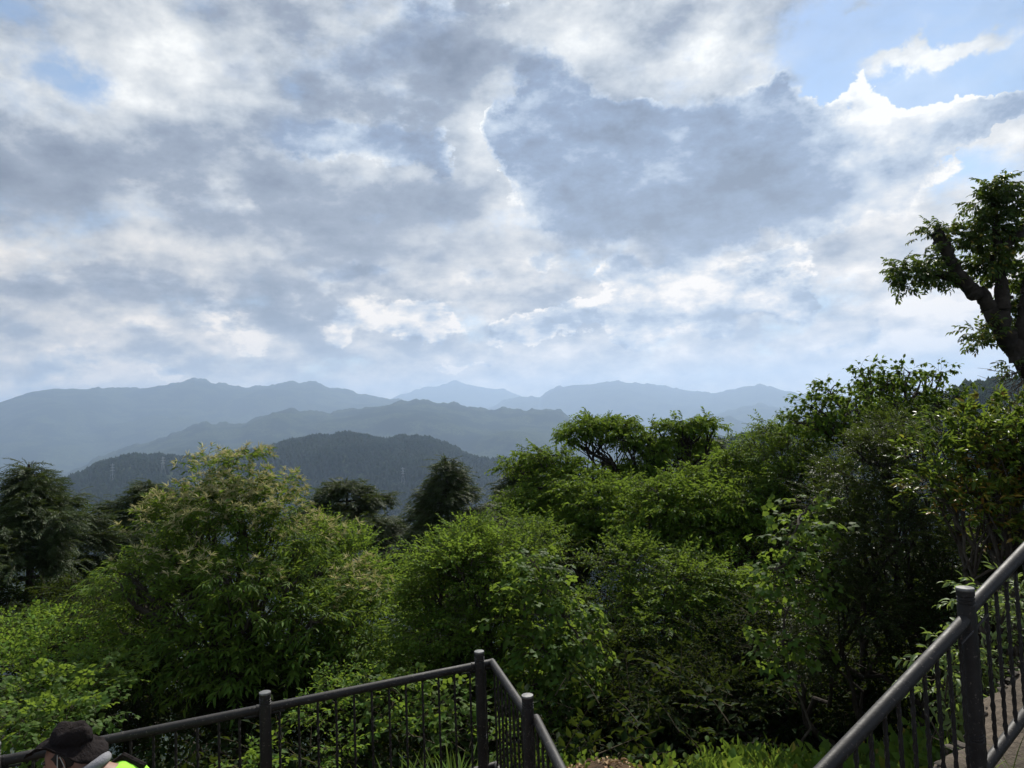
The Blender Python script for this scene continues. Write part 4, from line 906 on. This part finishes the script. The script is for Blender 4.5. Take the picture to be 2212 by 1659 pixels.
# the shaded wood floor: one dense tangle, shade put into its leaf colour, following the slope under all the trees
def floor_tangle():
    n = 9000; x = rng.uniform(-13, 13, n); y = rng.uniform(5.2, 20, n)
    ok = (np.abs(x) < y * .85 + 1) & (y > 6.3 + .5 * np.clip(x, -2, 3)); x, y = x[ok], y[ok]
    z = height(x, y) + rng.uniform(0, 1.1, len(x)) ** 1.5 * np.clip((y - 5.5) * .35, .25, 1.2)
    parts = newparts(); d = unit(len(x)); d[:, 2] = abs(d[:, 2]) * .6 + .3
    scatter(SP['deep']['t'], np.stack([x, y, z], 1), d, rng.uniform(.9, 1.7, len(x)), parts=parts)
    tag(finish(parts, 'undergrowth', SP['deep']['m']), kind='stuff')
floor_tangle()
# low herbs along the foot of the picture
def herbs():
    t1 = T_(4, 8, .30, .095, .070, kind='heart', spread=60, hang=6, droop=.25, bend=.1, fold=.1)
    t2 = T_(4, 14, .34, .10, .022, kind='small', spread=45, hang=-5, droop=.2, bend=.1)
    t3 = T_(4, 10, .30, .06, .040, kind='oval', spread=60, hang=5, droop=.2, bend=.1)
    def patch(t, m, n, x0, x1, d0, d1, h0, h1, sc=(.7, 1.1)):
        px = rng.uniform(x0, x1, n); d = rng.uniform(d0, d1, n); pos = np.array([P(a, 1600, b) for a, b in zip(px, d)])
        pos[:, 2] = height(pos[:, 0], pos[:, 1]) + rng.uniform(h0, h1, n)
        dd = unit(n) * .7; dd[:, 2] = abs(dd[:, 2]) + .9; parts = newparts(); scatter(t, pos, dd, rng.uniform(*sc, n), parts=parts, up=np.tile([0, -.6, 1.], (n, 1)), rolljit=.5)
        tag(finish(parts, 'ground_cover', [m, TWIG]), kind='stuff')
    patch(t1, L_HERB, 460, 1560, 2060, 5.3, 6.6, -.05, .22)
    patch(t2, L_HERB, 320, 1500, 1800, 5.3, 6.3, -.05, .22, (.6, 1.0))
    patch(t3, L_HERB, 600, 1230, 1620, 5.3, 6.5, -.05, .20, (.6, 1.1))
    patch(t3, L_HERB, 200, 1200, 1330, 5.5, 6.3, .0, .2, (.5, .9)); patch(t3, L_LIGHT, 260, 1060, 1240, 6.3, 7.2, .0, .25, (.6, 1.0))
    patch(t1, L_LIGHT, 160, 680, 1010, 6.5, 7.2, -.1, .15, (.6, 1.0))
herbs()
def blade(mb, p, az, L, w, lean, mi=0):
    n = 7; t = np.linspace(0, 1, n); ang = lean + t * rng.uniform(.5, 1.3); pts = [np.array(p, float)]
    h = np.array([math.cos(az), math.sin(az), 0]); s = np.array([-math.sin(az), math.cos(az), 0])
    for i in range(1, n): pts.append(pts[-1] + (h * math.sin(ang[i]) + np.array([0, 0, math.cos(ang[i])])) * L / (n - 1))
    pts = np.array(pts); ww = w * np.array([.6, .9, 1, .95, .75, .45, .03]); up = np.array([0, 0, .15]) * w
    V = np.vstack([pts + s * ww[:, None] / 2 + up, pts, pts - s * ww[:, None] / 2 + up]); F = []
    for i in range(n - 1): F += [(i, i + 1, n + i + 1, n + i), (n + i, n + i + 1, 2 * n + i + 1, 2 * n + i)]
    mb.add(V, F, mi)
lil = [(800, 6.2), (835, 5.95), (865, 6.3), (890, 6.0), (915, 6.35), (940, 6.1), (965, 6.4), (985, 6.15), (1005, 6.5), (850, 6.6), (905, 6.7), (955, 6.75)]
desc = ['strap leaved plant leftmost of the row behind the railing', 'strap leaved plant second from the left behind the railing', 'strap leaved plant third from the left of the row', 'strap leaved plant fourth from the left of the row', 'strap leaved plant in the middle of the row behind the balusters', 'strap leaved plant just right of the middle of the row', 'strap leaved plant third from the corner post', 'strap leaved plant next but one to the corner post', 'strap leaved plant closest to the corner post', 'strap leaved plant in the back row at the left', 'strap leaved plant in the middle of the back row', 'strap leaved plant in the back row nearest the corner post']
for (px, d), lb in zip(lil, desc):
    d -= .42; q = P(px, 1600, d); z = float(height(q[0], q[1])) + .13; root = empty('strap_leaved_plant', (q[0], q[1], z)); tag(root, 'light green ' + lb, 'plant', 'strap leaved plants behind the railing')
    mb = MB()
    for _ in range(46): blade(mb, (rng.normal(0, .05), rng.normal(0, .05), -.14), rng.uniform(0, 6.28), rng.uniform(.5, .82), rng.uniform(.022, .036), rng.uniform(.02, .38))
    mb.build('leaves', [L_LILY], root, False)
def grass(name, pts, label=None):
    mb = MB()
    for (x, y, z, n, h) in pts:
        for _ in range(n): blade(mb, (x + rng.normal(0, .05), y + rng.normal(0, .05), z), rng.uniform(0, 6.28), h * rng.uniform(.5, 1.15), rng.uniform(.003, .007), rng.uniform(.05, .5))
    tag(mb.build(name, [L_GRASS], None, False), kind='stuff')
g = []
for s in np.arange(.05, 1.6, .06):
    q = R0[:2] + hd * s - hv * (.16 + rng.uniform(-.05, .10)); g.append((q[0], q[1], LBASE + sR[2] * s - .04, 16, .20))
for s in (.12, .3): q = R0[:2] + hd * s + hv * .05; g.append((q[0], q[1], LBASE + sR[2] * s, 7, .30))
grass('grass', g)
# litter on the soil bank
def litter():
    n = 260; a = rng.uniform(0, 6.28, n); r = rng.uniform(0, .8, n) ** .6; x = .62 + np.cos(a) * r * .7; y = 5.75 + np.sin(a) * r * .85
    r2 = np.clip(1 - ((x - .62) / .75) ** 2 - ((y - 5.75) / .9) ** 2, 0, 1); z = -.5 + .70 * r2 ** .6 + .05 * fbm2(x, y, .15, 3) + .012
    v, f = leaf_blade(.06, .03, .4, .4, 'oval'); parts = newparts(); scatter([(v, f, np.zeros(len(f)))], np.stack([x, y, z], 1), unit(n) * np.array([1, 1, .25]), rng.uniform(.6, 1.3, n), parts=parts)
    DRY = leaf_mat('dry_leaf', (.20, .12, .06), (.36, .26, .15), .8, .2, .1, tcol=(.4, .25, .1)); tag(finish(parts, 'leaf_litter', [DRY]), kind='stuff')
litter()
# pale leaved shrubs outside the ledge
species('pale', T_(5, 9, .28, .095, .036, kind='oval', spread=55, hang=20, droop=.3, bend=.3), [L_PALE, TWIG], 55, .6, .22, .2, (.7, 1.1))
tree('pale_leaved_shrub', 'pale green shrub behind the balusters right of the tall post', 'shrub', 'pale', [(2150, 1310, 4.9, 30, 30), (2190, 1340, 4.8, 36, 36), (2140, 1370, 4.8, 26, 30), (2190, 1290, 5, 34, 26), (2230, 1320, 4.9, 34, 40), (2130, 1420, 4.7, 20, 20)], B_(2180, 1400, 4.95), .02, fork=.4, stems=2)
tree('pale_leaved_shrub', 'small pale green shrub showing left of the tall post under the stair rail', 'shrub', 'pale', [(2060, 1410, 4.7, 30, 22), (2040, 1455, 4.6, 34, 26), (2075, 1480, 4.6, 26, 26), (2050, 1510, 4.6, 26, 22), (2080, 1440, 4.7, 20, 20)], B_(2060, 1500, 4.75), .018, fork=.4, stems=2)

# ------------------------------------------------------------------ the person in the brimmed hat
SKIN = mat('skin', (0.30, 0.165, 0.115), .55, .4, noise=((0.25, 0.13, 0.09), 20))
HATM = mat('black_cloth', (0.012, 0.009, 0.009), .9, .1, noise=((0.020, 0.016, 0.016), 14), bump=.6, bscale=60)
NEON = mat('neon_green_cloth', (0.36, 0.85, 0.06), .8, .2, noise=((0.30, 0.75, 0.05), 12), bump=.3, bscale=25)
TOWEL = mat('grey_towel', (0.26, 0.26, 0.28), .95, .1, noise=((0.20, 0.20, 0.22), 20), bump=.4, bscale=120)
DKCL = mat('dark_trousers', (0.03, 0.032, 0.04), .9, .1)
WHT = mat('white_string', (0.6, 0.6, 0.6), .8, .1)
HAIR = mat('dark_hair', (0.02, 0.017, 0.015), .6, .4)
EYE = mat('eye', (0.03, 0.02, 0.015), .2, .5)
def skin_obj(name, joints, edges, m, parent, root_i=0, sub=2):
    me = bpy.data.meshes.new(name); me.from_pydata([j[0] for j in joints], edges, []); o = link_mesh(name, me, m, parent)
    md = o.modifiers.new('skin', 'SKIN'); sv = me.skin_vertices[0].data
    for i, j in enumerate(joints):
        r = j[1]; sv[i].radius = (r, r) if np.isscalar(r) else r; sv[i].use_root = (i == root_i)
    s = o.modifiers.new('sub', 'SUBSURF'); s.levels = sub; s.render_levels = sub
    md.use_smooth_shade = True
    return o
def person():
    hc = P(140, 1634, 3.6)                            # middle of the head
    root = empty('person', (hc[0] + .38, hc[1], 0.0)); tag(root, 'person in a black brimmed hat and neon green top looking down, bottom left corner', 'person')
    # local frame: facing -X, person's left side toward the camera (-Y)
    H = hc - np.array(root.location); hz = H[2]; hx = H[0]
    sh = np.array([hx + .19, 0, hz - .13]); pel = np.array([.06, 0, .86])
    def v(x, y, z): return (float(x), float(y), float(z))
    J = [(v(pel[0], 0, pel[2]), (.15, .11)), (v(.03, 0, 1.03), (.14, .10)), (v(sh[0] + .05, 0, sh[2] - .08), (.15, .11)), (v(sh[0], 0, sh[2] + .02), (.085, .08)), (v(hx + .10, 0, hz - .045), .055), (v(hx + .035, 0, hz - .01), .060)]
    E = [(0, 1), (1, 2), (2, 3), (3, 4), (4, 5)]
    def chain(start, pts):
        p = start
        for q, r in pts: J.append((v(*q), r)); E.append((p, len(J) - 1)); p = len(J) - 1
        return p
    for s in (-1, 1):
        chain(0, [((.06, s * .09, .80), .095), ((.0, s * .10, .46), .062), ((.05, s * .10, .10), .042), ((-.02, s * .10, .04), .038), ((-.12, s * .11, .03), .028)])
        w = chain(2, [((sh[0] + .02, s * .17, sh[2] - .03), .060), ((sh[0] - .02, s * .23, sh[2] - .28), .044), ((sh[0] - .20, s * .17, sh[2] - .40), .034), ((sh[0] - .27, s * .145, sh[2] - .43), .026), ((sh[0] - .31, s * .14, sh[2] - .445), .030)])
        for k in range(4): y0 = s * .14 + (k - 1.5) * .018; chain(w, [((sh[0] - .345, y0, sh[2] - .452), .0085), ((sh[0] - .375 - .006 * (k in (1, 2)), y0, sh[2] - .468), .008), ((sh[0] - .39, y0, sh[2] - .49), .007)])
        chain(w, [((sh[0] - .32, s * .14 - s * .035, sh[2] - .455), .010), ((sh[0] - .345, s * .14 - s * .045, sh[2] - .475), .008)])
    body = skin_obj('body', J, E, SKIN, root)
    # head: an ellipsoid worked into a face, looking forward and down
    nu, nv = 56, 40; u = np.linspace(0, 2 * math.pi, nu, endpoint=False); w = np.linspace(0.001, math.pi - .001, nv); U, Wv = np.meshgrid(u, w)
    f = np.cos(U) * np.sin(Wv); l = np.sin(U) * np.sin(Wv); up = np.cos(Wv)
    g = lambda a, b, sa, sb: np.exp(-((l - a) / sa) ** 2 - ((up - b) / sb) ** 2) * (f > 0)
    rr = 1 + 0 * f
    rr = rr + .26 * g(0, -.12, .10, .10) + .14 * g(0, .03, .08, .14) + .05 * g(0, .24, .4, .08) - .10 * g(.32, .08, .14, .09) - .10 * g(-.32, .08, .14, .09) + .07 * g(0, -.40, .20, .045) + .06 * g(0, -.50, .16, .04) + .09 * g(0, -.72, .22, .12) - .04 * g(0, -.30, .2, .05)
    jaw = 1 - .22 * np.clip(-up, 0, 1) ** 1.5
    X = f * .090 * rr * (1 + .02 * up); Y = l * .071 * jaw * (1 + (rr - 1) * .3); Z = up * .108 - .012
    loc = np.stack([X.ravel(), Y.ravel(), Z.ravel()], 1); Q = []
    for i in range(nv - 1):
        for j in range(nu): k = (j + 1) % nu; Q.append((i * nu + j, i * nu + k, i * nu + nu + k, i * nu + nu + j))
    tilt = R(16); fw = np.array([-math.cos(tilt), -.16, -math.sin(tilt)]); fw /= np.linalg.norm(fw); lf = np.cross([0, 0, 1], fw); lf /= np.linalg.norm(lf); upv = np.cross(fw, lf)
    TR = lambda q: (np.asarray(q, float) @ np.stack([fw, lf, upv])) + H
    hm = np_mesh('head', TR(loc), np.array(Q)[:, ::-1], None, True); ho = link_mesh('head', hm, SKIN, root)
    for s in (-1, 1):
        mb = MB(); mb.lathe([(.001, -.012), (.008, -.009), (.012, 0), (.008, .009), (.001, .012)], (0, 0, 0), 12)
        mb.V = [TR(q + np.array([.080, s * .029, .010])) for q in mb.V]; mb.build('eye', [EYE], ho)
        mb = MB(); a = np.linspace(-1.9, 1.9, 12); mb.tube(np.stack([-.012 - np.cos(a) * .014, np.full(12, s * .073), np.sin(a) * .030 - .006], 1), .006, 6)
        mb.V = [TR(q) for q in mb.V]; mb.build('ear', [SKIN], ho)
    mb = MB(); mb.lathe([(.055, -.06), (.078, -.045), (.085, .0), (.084, .04), (.05, .1), (.01, .12)], (0, 0, 0), 20)
    mb.V = [TR((q * np.array([1.0, .90, .78])) + np.array([-.016, 0, -.004])) for q in mb.V]; mb.build('hair', [HAIR], root)
    # hat: soft dented crown, wide wavy brim
    n = 64; a = np.arange(n) * 2 * math.pi / n; rings = []; bk = -.014
    def ring(rx, ry, z, wav=0, ph=0, cx=0): rings.append(np.stack([np.cos(a) * rx + cx, np.sin(a) * ry, z + wav * np.cos(2 * a + ph) + wav * .5 * np.sin(3 * a + 1), ], 1))
    ring(.192, .136, -.022, -.036, .3, .0); ring(.160, .126, -.014, -.026, .3); ring(.130, .108, -.004, -.008, .3); ring(.100, .088, .008, .002, cx=bk); ring(.097, .085, .022, cx=bk); ring(.099, .087, .025, cx=bk); ring(.094, .083, .046, .003, cx=bk)
    ring(.088, .077, .070, .006, 1, cx=bk); ring(.074, .064, .086, .009, 1.4, cx=bk); ring(.048, .042, .084, .012, 1.4, cx=bk - .004); ring(.020, .018, .078, .004, 1.4, cx=bk); ring(.001, .001, .076, cx=bk)
    V = np.vstack(rings); V += rng.normal(0, .0010, V.shape); V[:, 2] += .004 * np.sin(V[:, 0] * 60 + V[:, 1] * 40) + .003 * np.sin(V[:, 1] * 110 - V[:, 0] * 50); Q = []
    for i in range(len(rings) - 1):
        for j in range(n): k = (j + 1) % n; Q.append((i * n + j, i * n + k, i * n + n + k, i * n + n + j))
    ht = R(-7); f2 = np.array([-math.cos(ht), -.1, -math.sin(ht)]); f2 /= np.linalg.norm(f2); l2 = np.cross([0, 0, 1], f2); l2 /= np.linalg.norm(l2); u2 = np.cross(f2, l2)
    HT = lambda q: (np.asarray(q, float) @ np.stack([f2, l2, u2])) + H + np.array([.010, .01, .060])
    ho2 = link_mesh('hat', np_mesh('hat', HT(V), np.array(Q), None, True), HATM, root); so_ = ho2.modifiers.new('thick', 'SOLIDIFY'); so_.thickness = .003
    # clothes
    Jc = [(v(pel[0], 0, pel[2] + .02), (.175, .13)), (v(.035, 0, 1.03), (.17, .125)), (v(sh[0] + .05, 0, sh[2] - .07), (.175, .125)), (v(sh[0] + .0, 0, sh[2] + .03), (.105, .09))]; Ec = [(0, 1), (1, 2), (2, 3)]
    for s in (-1, 1):
        b = len(Jc); Jc += [(v(sh[0] + .02, s * .17, sh[2] - .02), .074), (v(sh[0] - .02, s * .235, sh[2] - .28), .058), (v(sh[0] - .18, s * .175, sh[2] - .39), .048)]; Ec += [(2, b), (b, b + 1), (b + 1, b + 2)]
    skin_obj('jacket', Jc, Ec, NEON, root)
    Jt = [(v(pel[0], 0, pel[2]), (.165, .13))]; Et = []
    for s in (-1, 1): b = len(Jt); Jt += [(v(.06, s * .09, .80), .11), (v(.0, s * .10, .46), .08), (v(.05, s * .10, .12), .065)]; Et += [(0, b), (b, b + 1), (b + 1, b + 2)]
    skin_obj('trousers', Jt, Et, DKCL, root)
    for s in (-1, 1):
        mb = MB(); mb.lathe([(.045, 0), (.05, .02), (.046, .06), (.035, .10)], (0, 0, 0), 16); mb.V = [q * np.array([2.6, 1, 1]) + np.array([-.04 , s * .105, 0]) for q in mb.V]; mb.build('shoe', [HATM], root)
    mb = MB(); a = np.linspace(-2.5, 2.5, 20); base = np.array([hx + .11, 0, hz - .075])        # towel round the neck
    mb.tube(np.stack([base[0] + np.cos(a) * .075 + .01, np.sin(a) * .082, base[2] + .012 + np.cos(a) * .040], 1), .027, 10); mb.build('towel', [TOWEL], root)
    mb = MB(); mb.tube([TR((-.012, .082, .04)), TR((.005, .083, -.02)), TR((.035, .068, -.085))], .0022, 5); mb.tube([TR((-.02, .082, .03)), TR((-.028, .083, -.03)), TR((.0, .070, -.095))], .0022, 5)
    mb.V = [q * 1 for q in mb.V]; mb.build('mask_string', [WHT], root)
    for s in (-1, 1):
        mb = MB(); mb.tube([(sh[0] - .10, s * .12, sh[2] - .18), (sh[0] - .06, s * .125, sh[2] + .0), (sh[0] + .04, s * .125, sh[2] + .065), (sh[0] + .15, s * .12, sh[2] + .01)], .020, 8); mb.build('strap', [HATM], root)
    bm = bmesh.new(); bmesh.ops.create_cube(bm, size=1); bmesh.ops.scale(bm, vec=(.16, .28, .42), verts=bm.verts); bmesh.ops.bevel(bm, geom=bm.edges[:], offset=.05, segments=3, affect='EDGES')
    me = bpy.data.meshes.new('backpack'); bm.to_mesh(me); bm.free(); bp = link_mesh('backpack', me, HATM, root); bp.location = (sh[0] + .25, 0, sh[2] - .22); bp.rotation_euler = (0, R(-22), 0)
person()
print('TRIS', NTRI)
